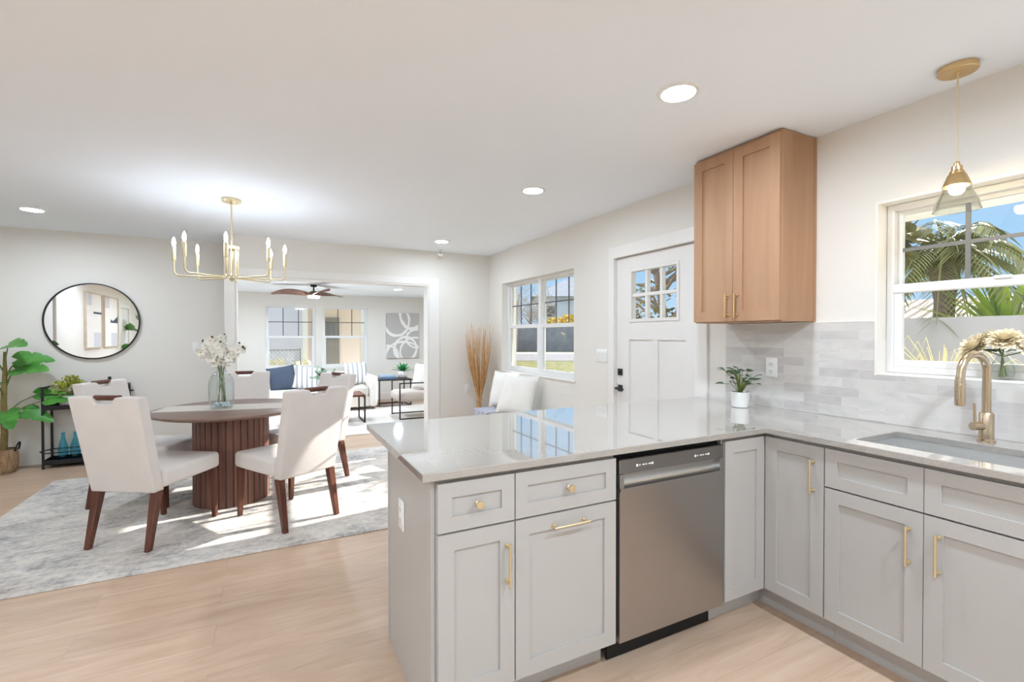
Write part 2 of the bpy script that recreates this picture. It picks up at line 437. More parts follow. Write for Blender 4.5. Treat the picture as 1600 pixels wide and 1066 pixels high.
# ------------------------------------------------------------------ geometry helpers
class MB:
    """collects shapes into one mesh"""
    def __init__(s): s.bm = bmesh.new()
    def _merge(s, b, mat=None):
        me = bpy.data.meshes.new('tmp'); b.to_mesh(me); b.free()
        if mat is not None: me.transform(mat)
        s.bm.from_mesh(me); bpy.data.meshes.remove(me)
    def box(s, lo, hi, bevel=0.0, seg=2, mat=None):
        b = bmesh.new(); bmesh.ops.create_cube(b, size=1.0)
        lo = V(lo); hi = V(hi); c = (lo + hi) / 2; d = hi - lo
        for v in b.verts: v.co = V((v.co.x * d.x, v.co.y * d.y, v.co.z * d.z)) + c
        if bevel > 0:
            bmesh.ops.bevel(b, geom=b.edges[:], offset=min(bevel, min(abs(d.x), abs(d.y), abs(d.z)) * 0.49), segments=seg, profile=0.5, affect='EDGES', clamp_overlap=True)
        s._merge(b, mat); return s
    def prism(s, pts, lo, hi, axis='Y', bevel=0.0, seg=2, mat=None, shear=None):
        """extrude the 2D outline pts along axis from lo to hi"""
        b = bmesh.new()
        def P(u, v, w):
            return {'X': V((w, u, v)), 'Y': V((u, w, v)), 'Z': V((u, v, w))}[axis]
        a = [b.verts.new(P(u, v, lo)) for u, v in pts]; c = [b.verts.new(P(u, v, hi)) for u, v in pts]
        n = len(pts)
        b.faces.new(a); b.faces.new(c[::-1])
        for i in range(n): b.faces.new((a[i], c[i], c[(i + 1) % n], a[(i + 1) % n]))
        bmesh.ops.recalc_face_normals(b, faces=b.faces[:])
        if bevel > 0:
            bmesh.ops.bevel(b, geom=b.edges[:], offset=bevel, segments=seg, profile=0.5, affect='EDGES', clamp_overlap=True)
        bmesh.ops.triangulate(b, faces=[f for f in b.faces if len(f.verts) > 4])
        if shear:
            for v in b.verts: v.co = shear(v.co)
        s._merge(b, mat); return s
    def ring(s, c, r, u, w, n):
        return [c + u * (r * math.cos(2 * PI * i / n)) + w * (r * math.sin(2 * PI * i / n)) for i in range(n)]
    def tube(s, pts, r, n=8, closed=False, cap=True):
        pts = [V(p) for p in pts]; b = bmesh.new(); rings = []
        N = len(pts); rs = r if isinstance(r, (list, tuple)) else [r] * N
        up = None
        for i, p in enumerate(pts):
            if closed: d = pts[(i + 1) % N] - pts[i - 1]
            else: d = pts[min(i + 1, N - 1)] - pts[max(i - 1, 0)]
            if d.length < 1e-9: d = V((0, 0, 1))
            d.normalize()
            if up is None:
                up = V((0, 0, 1)) if abs(d.z) < 0.9 else V((1, 0, 0))
            u = up - d * up.dot(d)
            if u.length < 1e-6: u = d.orthogonal()
            u.normalize(); w = d.cross(u); up = u
            rings.append([b.verts.new(q) for q in s.ring(p, rs[i], u, w, n)])
        for i in range(N if closed else N - 1):
            A, B = rings[i], rings[(i + 1) % N]
            for k in range(n): b.faces.new((A[k], A[(k + 1) % n], B[(k + 1) % n], B[k]))
        if cap and not closed:
            b.faces.new(rings[0][::-1]); b.faces.new(rings[-1])
        bmesh.ops.recalc_face_normals(b, faces=b.faces[:])
        s._merge(b); return s
    def bar(s, p0, p1, w, h=None):
        """a square bar"""
        p0 = V(p0); p1 = V(p1); h = h or w; d = (p1 - p0); L = d.length; d.normalize()
        up = V((0, 0, 1)) if abs(d.z) < 0.95 else V((0, 1, 0))
        x = up.cross(d).normalized(); y = d.cross(x)
        mt = Matrix((x.to_4d(), y.to_4d(), d.to_4d(), V((0, 0, 0, 1)))).transposed()
        mt[3][0] = mt[3][1] = mt[3][2] = 0; mt[0][3], mt[1][3], mt[2][3] = p0; mt[3][3] = 1
        s.box((-w / 2, -h / 2, 0), (w / 2, h / 2, L), mat=mt); return s
    def taper(s, p0, p1, w0, w1):
        """a square leg that tapers from p0 to p1"""
        b = bmesh.new(); p0 = V(p0); p1 = V(p1)
        def q(p, w): return [b.verts.new(p + V((a * w / 2, c * w / 2, 0))) for a, c in ((-1, -1), (1, -1), (1, 1), (-1, 1))]
        A = q(p0, w0); B = q(p1, w1)
        b.faces.new(A[::-1]); b.faces.new(B)
        for k in range(4): b.faces.new((A[k], A[(k + 1) % 4], B[(k + 1) % 4], B[k]))
        bmesh.ops.recalc_face_normals(b, faces=b.faces[:])
        bmesh.ops.bevel(b, geom=b.edges[:], offset=0.004, segments=1, affect='EDGES')
        s._merge(b); return s
    def lathe(s, prof, n=32, c=(0, 0, 0), mat=None, a0=0.0):
        b = bmesh.new(); c = V(c); rings = []
        for r, z in prof:
            if r < 1e-6: rings.append([b.verts.new(c + V((0, 0, z)))])
            else: rings.append([b.verts.new(c + V((r * math.cos(a0 + 2 * PI * i / n), r * math.sin(a0 + 2 * PI * i / n), z))) for i in range(n)])
        for A, B in zip(rings, rings[1:]):
            if len(A) == 1 and len(B) == 1: continue
            for k in range(n):
                k2 = (k + 1) % n
                if len(A) == 1: b.faces.new((A[0], B[k2], B[k]))
                elif len(B) == 1: b.faces.new((A[k], A[k2], B[0]))
                else: b.faces.new((A[k], A[k2], B[k2], B[k]))
        bmesh.ops.recalc_face_normals(b, faces=b.faces[:])
        s._merge(b, mat); return s
    def cells(s, us, vs, inside, w0, w1, axis='Z'):
        """a slab between w0 and w1 made of the grid cells where inside(u,v) holds"""
        b = bmesh.new(); cache = {}
        def P(u, v, w): return {'X': V((w, u, v)), 'Y': V((u, w, v)), 'Z': V((u, v, w))}[axis]
        def vt(i, j, k):
            if (i, j, k) not in cache: cache[(i, j, k)] = b.verts.new(P(us[i], vs[j], (w0, w1)[k]))
            return cache[(i, j, k)]
        nu, nv = len(us) - 1, len(vs) - 1
        ins = [[inside((us[i] + us[i + 1]) / 2, (vs[j] + vs[j + 1]) / 2) for j in range(nv)] for i in range(nu)]
        for i in range(nu):
            for j in range(nv):
                if not ins[i][j]: continue
                b.faces.new((vt(i, j, 0), vt(i, j + 1, 0), vt(i + 1, j + 1, 0), vt(i + 1, j, 0)))
                b.faces.new((vt(i, j, 1), vt(i + 1, j, 1), vt(i + 1, j + 1, 1), vt(i, j + 1, 1)))
                for (di, dj, e) in ((-1, 0, ((i, j), (i, j + 1))), (1, 0, ((i + 1, j), (i + 1, j + 1))), (0, -1, ((i, j), (i + 1, j))), (0, 1, ((i, j + 1), (i + 1, j + 1)))):
                    ii, jj = i + di, j + dj
                    if 0 <= ii < nu and 0 <= jj < nv and ins[ii][jj]: continue
                    (a, c), (d, f) = e
                    b.faces.new((vt(a, c, 0), vt(d, f, 0), vt(d, f, 1), vt(a, c, 1)))
        bmesh.ops.recalc_face_normals(b, faces=b.faces[:])
        s._merge(b); return s
    def grid(s, fn, nu, nv, thick=0.0, closed_u=False):
        """surface fn(u,v), u,v in 0..1"""
        b = bmesh.new(); vv = [[b.verts.new(fn(i / nu, j / nv)) for j in range(nv + 1)] for i in range(nu + (0 if closed_u else 1))]
        K = len(vv)
        for i in range(nu):
            for j in range(nv): b.faces.new((vv[i][j], vv[(i + 1) % K][j], vv[(i + 1) % K][j + 1], vv[i][j + 1]))
        if thick:
            bmesh.ops.recalc_face_normals(b, faces=b.faces[:])
            bmesh.ops.solidify(b, geom=b.faces[:], thickness=thick)
        s._merge(b); return s
    def ball(s, c, r, n=12, sc=(1, 1, 1)):
        b = bmesh.new(); bmesh.ops.create_uvsphere(b, u_segments=n, v_segments=max(4, n * 2 // 3), radius=1.0)
        for v in b.verts: v.co = V((v.co.x * r * sc[0], v.co.y * r * sc[1], v.co.z * r * sc[2])) + V(c)
        s._merge(b); return s
    def leaf(s, base, d, nrm, L, Wd, droop=0.3, fold=0.15, n=8, slits=0, tip=1.0, heart=0.0):
        """a leaf blade from base along d, its face towards nrm"""
        base = V(base); d = V(d).normalized(); nrm = V(nrm); nrm = (nrm - d * nrm.dot(d))
        if nrm.length < 1e-5: nrm = d.orthogonal()
        nrm.normalize(); sd = d.cross(nrm)
        b = bmesh.new(); rows = []
        for i in range(n + 1):
            t = i / n
            w = Wd / 2 * (math.sin(PI * min(1, (t ** 0.75))) ** 0.8 if 0 < t < 1 else 0.0)
            if heart: w = Wd / 2 * ((1 - t) ** 0.55) * min(1.0, (t + 0.02) / 0.16) ** 0.5 if t < 1 else 0.0
            if slits and 0.25 < t < 0.9 and (i % 5 == 2): w *= 0.74
            ang = droop * t
            p = base + d * (L * t * math.cos(ang * 0.6)) - V((0, 0, 1)) * (L * droop * t * t * 0.5)
            back = -d * (heart * L * (1 - t) ** 4) if heart else V((0, 0, 0))
            up = nrm * (fold * w)
            mid = b.verts.new(p)
            if w < 1e-6: rows.append((mid,)); continue
            rows.append((b.verts.new(p - sd * w + up + back), b.verts.new(p - sd * w * 0.5 + up * 0.35 + back * 0.5), mid, b.verts.new(p + sd * w * 0.5 + up * 0.35 + back * 0.5), b.verts.new(p + sd * w + up + back)))
        for A, B in zip(rows, rows[1:]):
            if len(A) == 1 and len(B) == 5:
                for k in range(4): b.faces.new((A[0], B[k], B[k + 1]))
            elif len(A) == 5 and len(B) == 1:
                for k in range(4): b.faces.new((A[k], B[0], A[k + 1]))
            elif len(A) == 5:
                for k in range(4): b.faces.new((A[k], B[k], B[k + 1], A[k + 1]))
        s._merge(b); return s
    def blob(s, c, r, sc=(1, 1, 1), amp=0.2, fr=2.0, seed=0, sub=3):
        b = bmesh.new(); bmesh.ops.create_icosphere(b, subdivisions=sub, radius=1.0)
        for v in b.verts:
            k = 1 + amp * mnoise.noise(v.co * fr + V((seed * 3.1, seed * 1.7, seed)))
            v.co = V((v.co.x * k * r * sc[0], v.co.y * k * r * sc[1], v.co.z * k * r * sc[2])) + V(c)
        s._merge(b); return s
    def pillow(s, w, h, t, n=14, pinch=0.06, mat=None):
        """a square scatter cushion in the XZ plane, thickness along Y"""
        b = bmesh.new(); vv = {}
        def pt(i, j, sg):
            u = 2 * i / n - 1; v = 2 * j / n - 1
            e = (1 - abs(u) ** 2.6) * (1 - abs(v) ** 2.6)
            y = sg * t / 2 * (max(e, 0) ** 0.5)
            pu = u * (1 - pinch * (1 - abs(v) ** 2) * abs(u)); pv = v * (1 - pinch * (1 - abs(u) ** 2) * abs(v))
            y += 0.006 * mnoise.noise(V((u * 3, v * 3, sg)))*(1 if e > 0.02 else 0)
            return V((pu * w / 2, y, pv * h / 2))
        for sg in (-1, 1):
            for i in range(n + 1):
                for j in range(n + 1):
                    edge = i in (0, n) or j in (0, n)
                    key = (i, j, 0 if edge else sg)
                    if key not in vv: vv[key] = b.verts.new(pt(i, j, 0 if edge else sg))
        for sg in (-1, 1):
            for i in range(n):
                for j in range(n):
                    q = []
                    for a, c in ((i, j), (i + 1, j), (i + 1, j + 1), (i, j + 1)):
                        q.append(vv[(a, c, 0 if (a in (0, n) or c in (0, n)) else sg)])
                    b.faces.new(q)
        bmesh.ops.recalc_face_normals(b, faces=b.faces[:])
        s._merge(b, mat); return s
    def add(s, other, idx):
        for f in other.bm.faces: f.material_index = idx
        s._merge(other.bm); return s
    def build(s, name, mat, parent=None, smooth=35, kind=None, label=None, loc=None):
        me = bpy.data.meshes.new(name); s.bm.to_mesh(me); s.bm.free()
        o = bpy.data.objects.new(name, me); COL.objects.link(o)
        me.materials.append(M[mat] if isinstance(mat, str) else mat)
        if smooth:
            me.polygons.foreach_set('use_smooth', [True] * len(me.polygons))
            me.set_sharp_from_angle(angle=math.radians(smooth))
        if parent: o.parent = parent
        if kind: o['kind'] = kind
        if label: o['label'] = label
        if loc: o.location = loc
        return o

def thing(name, label, cat, loc=(0, 0, 0), rz=0.0, group=None):
    o = bpy.data.objects.new(name, None); COL.objects.link(o)
    o.empty_display_size = 0.1
    o.location = loc; o.rotation_euler = (0, 0, rz)
    o['label'] = label; o['category'] = cat
    if group: o['group'] = group
    return o

def tag(o, label, cat, group=None, kind=None):
    o['label'] = label; o['category'] = cat
    if group: o['group'] = group
    if kind: o['kind'] = kind
    return o

def sroot(name, loc=(0, 0, 0), rz=0.0):
    o = bpy.data.objects.new(name, None); COL.objects.link(o)
    o.location = loc; o.rotation_euler = (0, 0, rz); o['kind'] = 'structure'
    return o

def dup(root, loc, rz=None, label=None, group=None):
    r = root.copy(); COL.objects.link(r); r.location = loc
    if rz is not None: r.rotation_euler = (0, 0, rz)
    if label: r['label'] = label
    if group: r['group'] = group
    for ch in list(root.children):
        c = ch.copy(); COL.objects.link(c); c.parent = r
        for g in list(ch.children):
            d = g.copy(); COL.objects.link(d); d.parent = c
    return r

def face(fx, fy): return math.atan2(-fx, fy)      # turn local +Y to (fx,fy)

def arc(c, r, a0, a1, n, plane='XZ'):
    o = []
    for i in range(n + 1):
        a = a0 + (a1 - a0) * i / n; u = r * math.cos(a); v = r * math.sin(a)
        o.append(V(c) + {'XZ': V((u, 0, v)), 'XY': V((u, v, 0)), 'YZ': V((0, u, v))}[plane])
    return o

# ------------------------------------------------------------------ room shell
H = 2.48          # kitchen and dining ceiling
HF = 2.19         # far room ceiling
YW, YL, YF = 4.65, 5.25, 8.8
WT = 0.16
XL0, Y0 = -6.0, -4.6
XR2 = 0.36

def wall(name, axis, p0, p1, us, vs, holes, mat='wall_paint'):
    mb = MB()
    us = sorted(set(list(us) + [h[0] for h in holes] + [h[1] for h in holes]))
    vs = sorted(set(list(vs) + [h[2] for h in holes] + [h[3] for h in holes]))
    mb.cells(us, vs, lambda u, v: not any(h[0] < u < h[1] and h[2] < v < h[3] for h in holes), p0, p1, axis)
    return mb.build(name, mat, kind='structure', smooth=0)

KW = (-1.06, -0.148, 1.154, 2.038)      # kitchen window y0,y1,z0,z1
DW2 = (2.544, 4.243, 0.885, 2.06)       # dining window
DO = (0.995, 1.915, 0.0, 2.05)          # entry door
wall('wall_right', 'X', 0.0, WT, (Y0, YW + 0.15), (0, H + 0.12), [KW, DW2, DO])
OPEN = (-3.10, -0.885, 0.0, 2.028)
wall('wall_back', 'Y', YW, YW + 0.15, (-3.21, 0.0), (0, H), [OPEN])
mb = MB(); mb.box((XL0, YL, 0), (-3.21, YL + 0.15, H)); mb.box((-3.21, YW + 0.15, 0), (-3.112, YL + 0.15, H))
mb.build('wall_back_left', 'wall_paint', kind='structure', smooth=0)
wall('wall_left', 'X', XL0 - 0.15, XL0, (Y0, YL + 0.15), (0, H), [(-3.6, -2.75, 0, 2.05), (1.2, 2.05, 0, 2.05)])
GD = (-5.2, -2.6, 0.0, 2.1)
wall('wall_front', 'Y', Y0 - 0.15, Y0, (XL0 - 0.15, WT), (0, H + 0.12), [GD])
LW1 = (-2.835, -1.925, 0.70, 1.965); LW2 = (-1.815, -0.91, 0.70, 1.965)
wall('wall_far', 'Y', YF, YF + 0.15, (-4.65, XR2 + 0.15), (0, HF + 0.3), [LW1, LW2])
LW3 = (6.1, 7.95, 0.85, 2.0)
wall('wall_far_right', 'X', XR2, XR2 + 0.15, (YW + 0.15, YF), (0, HF + 0.3), [LW3])
wall('wall_far_left', 'X', -4.65, -4.5, (YL + 0.15, YF), (0, HF + 0.3), [])
MB().box((WT, YW, 0), (XR2, YW + 0.15, HF + 0.3)).build('wall_far_side', 'wall_paint', kind='structure', smooth=0)

MB().box((XL0 - 0.15, Y0 - 0.15, -0.12), (WT, YL + 0.15, 0.0)).box((-4.65, YL + 0.15, -0.12), (XR2 + 0.15, YF + 0.15, 0.0)).box((WT, YW, -0.12), (XR2 + 0.15, YL + 0.15, 0)).build('floor', 'oak_plank', kind='structure', smooth=0)
MB().box((XL0 - 0.15, Y0 - 0.15, H), (0.0, YL + 0.15, H + 0.12)).build('ceiling', 'ceiling_paint', kind='structure', smooth=0)
MB().cells((-4.5, -3.21, XR2), (YW + 0.15, YL + 0.15, YF), lambda x, y: not (x < -3.21 and y < YL + 0.15), HF, HF + 0.1).build('ceiling_far', 'ceiling_paint', kind='structure', smooth=0)

# baseboards
def baseboard(name, boxes):
    mb = MB()
    for lo, hi in boxes: mb.box(lo, hi, 0.004, 1)
    mb.build(name, 'trim_white', kind='structure', smooth=0)
BH = 0.14
baseboard('baseboard_back', [((XL0 + 0.016, YL - 0.016, 0), (-3.21, YL, BH)), ((-0.735, YW - 0.016, 0), (-0.016, YW, BH))])
baseboard('baseboard_right', [((-0.016, 1.99, 0), (0, YW, BH))])
baseboard('baseboard_left', [((XL0, 2.14, 0), (XL0 + 0.016, YL, BH)), ((XL0, -2.66, 0), (XL0 + 0.016, 1.11, BH))])
baseboard('baseboard_far', [((-4.5, YF - 0.016, 0), (XR2, YF, BH)), ((XR2 - 0.016, YW + 0.15, 0), (XR2, YF - 0.016, BH))])

# cased opening to the far room
mb = MB()
cw = 0.095
mb.prism([(-0.885 + 0.002, 0), (-0.735, 0), (-0.735, 2.118), (-3.205, 2.118), (-3.205, 0), (-3.10 - 0.002, 0), (-3.102, 2.03), (-0.883, 2.03)], YW - 0.018, YW, 'Y', 0.003, 1)
mb.box((-3.10, YW - 0.014, 0), (-3.085, YW + 0.16, 2.028)); mb.box((-0.90, YW - 0.014, 0), (-0.885, YW + 0.16, 2.028)); mb.box((-3.085, YW - 0.014, 2.013), (-0.90, YW + 0.16, 2.028))
mb.build('trim_1', 'trim_white', kind='structure', smooth=0)

# ------------------------------------------------------------------ windows
def single_hung(root, x0, x1, z0, z1, cols, rows, muntin, mw=0.014, y0=0.085, split=0.5):
    """one unit of a window, local x along the wall, local y outwards"""
    f = 0.032; zm = z0 + (z1 - z0) * split
    fr = MB()
    for lo, hi in (((x0, y0, z0), (x0 + f, y0 + 0.07, z1)), ((x1 - f, y0, z0), (x1, y0 + 0.07, z1)), ((x0 + f, y0, z0), (x1 - f, y0 + 0.07, z0 + f)), ((x0 + f, y0, z1 - f), (x1 - f, y0 + 0.07, z1))):
        fr.box(lo, hi, 0.003, 1)
    fr.build('window_frame', 'vinyl_white', root)
    s = 0.034
    lo_ = MB(); a0, a1, b0, b1 = x0 + f, x1 - f, z0 + f, zm + 0.022
    for l, h in (((a0, y0 + 0.004, b0), (a0 + s, y0 + 0.034, b1)), ((a1 - s, y0 + 0.004, b0), (a1, y0 + 0.034, b1)), ((a0 + s, y0 + 0.004, b0), (a1 - s, y0 + 0.034, b0 + s)), ((a0, y0 - 0.004, b1 - 0.044), (a1, y0 + 0.036, b1))):
        lo_.box(l, h, 0.003, 1)
    sash = lo_.build('lower_sash', 'vinyl_white', root)
    MB().box((a0 + s, y0 + 0.017, b0 + s), (a1 - s, y0 + 0.021, b1 - 0.044)).build('pane', 'window_glass', sash, smooth=0)
    up = MB(); c0, c1 = zm - 0.02, z1 - f; u = 0.02
    for l, h in (((a0, y0 + 0.038, c0), (a0 + u, y0 + 0.066, c1)), ((a1 - u, y0 + 0.038, c0), (a1, y0 + 0.066, c1)), ((a0 + u, y0 + 0.038, c0), (a1 - u, y0 + 0.066, c0 + u)), ((a0 + u, y0 + 0.038, c1 - u), (a1 - u, y0 + 0.066, c1))):
        up.box(l, h, 0.002, 1)
    us = up.build('upper_sash', 'vinyl_white', root)
    MB().box((a0 + u, y0 + 0.052, c0 + u), (a1 - u, y0 + 0.056, c1 - u)).build('pane', 'window_glass', us, smooth=0)
    mn = MB()
    for k in range(1, cols):
        x = a0 + (a1 - a0) * k / cols; mn.box((x - mw / 2, y0 + 0.044, c0 + u), (x + mw / 2, y0 + 0.052, c1 - u))
    for k in range(1, rows):
        z = zm + (c1 - zm) * k / rows; mn.box((a0 + u, y0 + 0.043, z - mw / 2), (a1 - u, y0 + 0.051, z + mw / 2))
    mn.build('muntin_grid', muntin, us, smooth=0)
    lk = MB()
    lk.box(((a0 + a1) / 2 - 0.03, y0 - 0.012, b1 - 0.012), ((a0 + a1) / 2 + 0.03, y0 - 0.003, b1 + 0.004), 0.003, 1)
    lk.build('latch', 'vinyl_white', sash)

def reveal(root, x0, x1, z0, z1, depth=0.085, sill_out=0.0, th=0.012):
    """painted lining of the opening, inside the hole"""
    mb = MB()
    mb.box((x0, -0.002, z0), (x0 + th, depth, z1)); mb.box((x1 - th, -0.002, z0), (x1, depth, z1)); mb.box((x0 + th, -0.002, z1 - th), (x1 - th, depth, z1))
    mb.build('jamb_lining', 'trim_white', root, smooth=0)
    mb = MB(); mb.box((x0 - (0.02 if sill_out else -th), -sill_out - 0.002, z0 - (0.004 if sill_out else 0)), (x1 + (0.02 if sill_out else -th), depth, z0 + th), 0.003, 1)
    mb.build('window_sill', 'trim_white', root)

# right wall windows: local x = -world y, local y = world x
w1 = sroot('window_1', (0, 0, 0), -PI / 2)
single_hung(w1, -KW[1] + 0.012, -KW[0] - 0.012, KW[2] + 0.012, KW[3] - 0.012, 3, 2, 'muntin_grey', 0.018)
reveal(w1, -KW[1], -KW[0], KW[2], KW[3])
w2 = sroot('window_2', (0, 0, 0), -PI / 2)
ym = (DW2[0] + DW2[1]) / 2
single_hung(w2, -DW2[1] + 0.012, -ym, DW2[2] + 0.012, DW2[3] - 0.012, 3, 2, 'muntin_dark', 0.014)
single_hung(w2, -ym, -DW2[0] - 0.012, DW2[2] + 0.012, DW2[3] - 0.012, 3, 2, 'muntin_dark', 0.014)
reveal(w2, -DW2[1], -DW2[0], DW2[2], DW2[3], sill_out=0.012)
w3 = sroot('window_3', (0, YF, 0), 0)
single_hung(w3, LW1[0] + 0.01, LW1[1] - 0.01, LW1[2] + 0.01, LW1[3] - 0.01, 3, 2, 'muntin_dark', 0.016, y0=0.03); reveal(w3, *LW1, depth=0.03, th=0.01)
w4 = sroot('window_4', (0, YF, 0), 0)
single_hung(w4, LW2[0] + 0.01, LW2[1] - 0.01, LW2[2] + 0.01, LW2[3] - 0.01, 3, 2, 'muntin_dark', 0.016, y0=0.03); reveal(w4, *LW2, depth=0.03, th=0.01)
w5 = sroot('window_5', (XR2, 0, 0), -PI / 2)
single_hung(w5, -LW3[1] + 0.01, -7.03, LW3[2] + 0.01, LW3[3] - 0.01, 3, 2, 'muntin_dark', 0.016); single_hung(w5, -7.03, -LW3[0] - 0.01, LW3[2] + 0.01, LW3[3] - 0.01, 3, 2, 'muntin_dark', 0.016)
reveal(w5, -LW3[1], -LW3[0], LW3[2], LW3[3], th=0.01)
# unseen sliding glass door, added behind the camera for extra daylight
w6 = sroot('added_window', (0, Y0, 0), PI)
mb = MB()
for x0, x1 in ((2.6, 3.92), (3.88, 5.2)):
    for l, h in (((x0, 0.05, 0.0), (x0 + 0.06, 0.1, 2.1)), ((x1 - 0.06, 0.05, 0), (x1, 0.1, 2.1)), ((x0 + 0.06, 0.05, 0), (x1 - 0.06, 0.1, 0.07)), ((x0 + 0.06, 0.05, 2.03), (x1 - 0.06, 0.1, 2.1))):
        mb.box(l, h)
mb.build('window_frame', 'vinyl_white', w6, smooth=0)
MB().box((2.66, 0.07, 0.07), (5.14, 0.075, 2.03)).build('pane', 'window_glass', w6, smooth=0)

# ------------------------------------------------------------------ entry door
d1 = sroot('door_1', (0, 0, 0), 0)
y0, y1 = 1.0, 1.91
xf_, xb_ = 0.022, 0.066
ly0, ly1, lz0, lz1 = 1.205, 1.712, 1.50, 1.905
pan = [(1.115, 1.405, 0.24, 1.322), (1.455, 1.748, 0.24, 1.322)]
mb = MB()
mb.cells(sorted({y0, y1, ly0, ly1, *[p[0] for p in pan], *[p[1] for p in pan]}), sorted({0.012, 2.042, lz0, lz1, 0.24, 1.322}),
         lambda u, v: not (ly0 < u < ly1 and lz0 < v < lz1) and not any(p[0] < u < p[1] and p[2] < v < p[3] for p in pan), xf_, xb_, 'X')
for p in pan: mb.box((xf_ + 0.011, p[0], p[2]), (xb_ - 0.011, p[1], p[3]))
slab = mb.build('door_slab', 'door_white', d1, smooth=0)
mb = MB()
for l, h in (((xf_ - 0.008, ly0 - 0.028, lz0 - 0.028), (xf_, ly1 + 0.028, lz0)), ((xf_ - 0.008, ly0 - 0.028, lz1), (xf_, ly1 + 0.028, lz1 + 0.028)), ((xf_ - 0.008, ly0 - 0.028, lz0), (xf_, ly0, lz1)), ((xf_ - 0.008, ly1, lz0), (xf_, ly1 + 0.028, lz1))):
    mb.box(l, h, 0.003, 1)
for k in (1, 2):
    yy = ly0 + (ly1 - ly0) * k / 3; mb.box((xf_ + 0.002, yy - 0.014, lz0), (xb_ - 0.002, yy + 0.014, lz1), 0.003, 1)
zz = (lz0 + lz1) / 2; mb.box((xf_ + 0.003, ly0, zz - 0.014), (xb_ - 0.003, ly1, zz + 0.014), 0.003, 1)
lt = mb.build('lite_frame', 'door_white', slab)
MB().box((0.042, ly0, lz0), (0.046, ly1, lz1)).build('pane', 'window_glass', slab, smooth=0)
mb = MB()
mb.box((xf_ - 0.012, 1.83, 1.003), (xf_, 1.888, 1.062), 0.003, 1); mb.box((xf_ - 0.03, 1.852, 1.022), (xf_ - 0.012, 1.866, 1.043), 0.003, 1)
mb.build('deadbolt', 'black_matte', d1)
mb = MB()
mb.box((xf_ - 0.01, 1.83, 0.86), (xf_, 1.888, 0.918), 0.003, 1); mb.tube([(xf_ - 0.01, 1.859, 0.889), (xf_ - 0.05, 1.859, 0.889)], 0.011, 12)
mb.box((xf_ - 0.06, 1.765, 0.879), (xf_ - 0.044, 1.87, 0.899), 0.004, 1)
mb.build('door_handle', 'black_matte', d1)
mb = MB(); mb.box((xf_, 1.9105, 0.84), (xf_ + 0.03, 1.9135, 0.94)); mb.build('strike_plate', 'black_matte', d1)
for hz in (0.27, 1.05, 1.83):
    mb = MB(); mb.tube([(xf_ - 0.004, 0.999, hz - 0.05), (xf_ - 0.004, 0.999, hz + 0.05)], 0.007, 10); mb.build('hinge', 'black_matte', d1)
mb = MB()
mb.prism([(0.998, 0), (0.998, 2.047), (1.912, 2.047), (1.912, 0), (1.985, 0), (1.985, 2.155), (0.888, 2.155), (0.888, 0)], -0.018, 0.0, 'X', 0.003, 1)
mb.box((0.07, 0.995, 0), (0.082, 1.915, 2.05)) if False else None
mb.box((-0.002, 0.995, 0), (0.09, 0.998, 2.05)); mb.box((-0.002, 1.912, 0), (0.09, 1.915, 2.05)); mb.box((-0.002, 0.998, 2.047), (0.09, 1.912, 2.05))
mb.box((0.068, 0.998, 0), (0.085, 1.015, 2.047)); mb.box((0.068, 1.895, 0), (0.085, 1.912, 2.047)); mb.box((0.068, 1.015, 2.03), (0.085, 1.895, 2.047))
mb.box((0.0, 0.998, 0), (0.12, 1.912, 0.011))
mb.build('trim_2', 'trim_white', kind='structure', smooth=0)

# doors on the left wall (seen in the round mirror)
for i, (a, b) in enumerate(((-3.6, -2.75), (1.2, 2.05))):
    dd = sroot('door_%d' % (i + 2))
    MB().box((XL0 - 0.06, a + 0.005, 0.01), (XL0 - 0.02, b - 0.005, 2.045), 0.002, 1).build('door_slab', 'door_white', dd)
    mb = MB(); mb.prism([(a, 0), (a, 2.05), (b, 2.05), (b, 0), (b + 0.09, 0), (b + 0.09, 2.14), (a - 0.09, 2.14), (a - 0.09, 0)], XL0, XL0 + 0.018, 'X', 0.003, 1)
    mb.build('door_casing', 'trim_white', dd)
    mb = MB(); mb.tube([(XL0 - 0.02, b - 0.07, 0.95), (XL0 + 0.035, b - 0.07, 0.95)], 0.011, 10); mb.box((XL0 + 0.03, b - 0.18, 0.94), (XL0 + 0.045, b - 0.06, 0.96), 0.003, 1)
    mb.build('door_handle', 'black_matte', dd)

# ------------------------------------------------------------------ backsplash
CT, CB = 0.914, 0.886      # counter top, underside
mb = MB()
mb.cells((-1.62, KW[0], KW[1], 0.735), (CT + 0.0005, KW[2], 1.4275), lambda u, v: not (KW[0] < u < KW[1] and v > KW[2]), -0.012, 0.0, 'X')
mb.build('backsplash', 'tile', kind='structure', smooth=0)
MB().box((-0.014, KW[1], 1.4275), (-0.0, 0.735, 1.4345), 0.002, 1).build('trim_3', 'trim_white', kind='structure', smooth=0)

# ------------------------------------------------------------------ kitchen cabinets
def shaker(mb, x0, x1, z0, z1, rail=0.057, th=0.02, rec=0.009, mat=None):
    """shaker front in local coords: face at y=-th, back at y=0"""
    t2 = rec
    b = MB()
    b.cells((x0, x0 + rail, x1 - rail, x1), (z0, z0 + rail, z1 - rail, z1), lambda u, v: not (x0 + rail < u < x1 - rail and z0 + rail < v < z1 - rail), -th, 0.0, 'Y')
    b.box((x0 + rail, -th + rec, z0 + rail), (x1 - rail, -0.002, z1 - rail))
    me = bpy.data.meshes.new('tmp'); b.bm.to_mesh(me); b.bm.free(); mb.bm.from_mesh(me); bpy.data.meshes.remove(me)
    # softened outer arris
    return mb

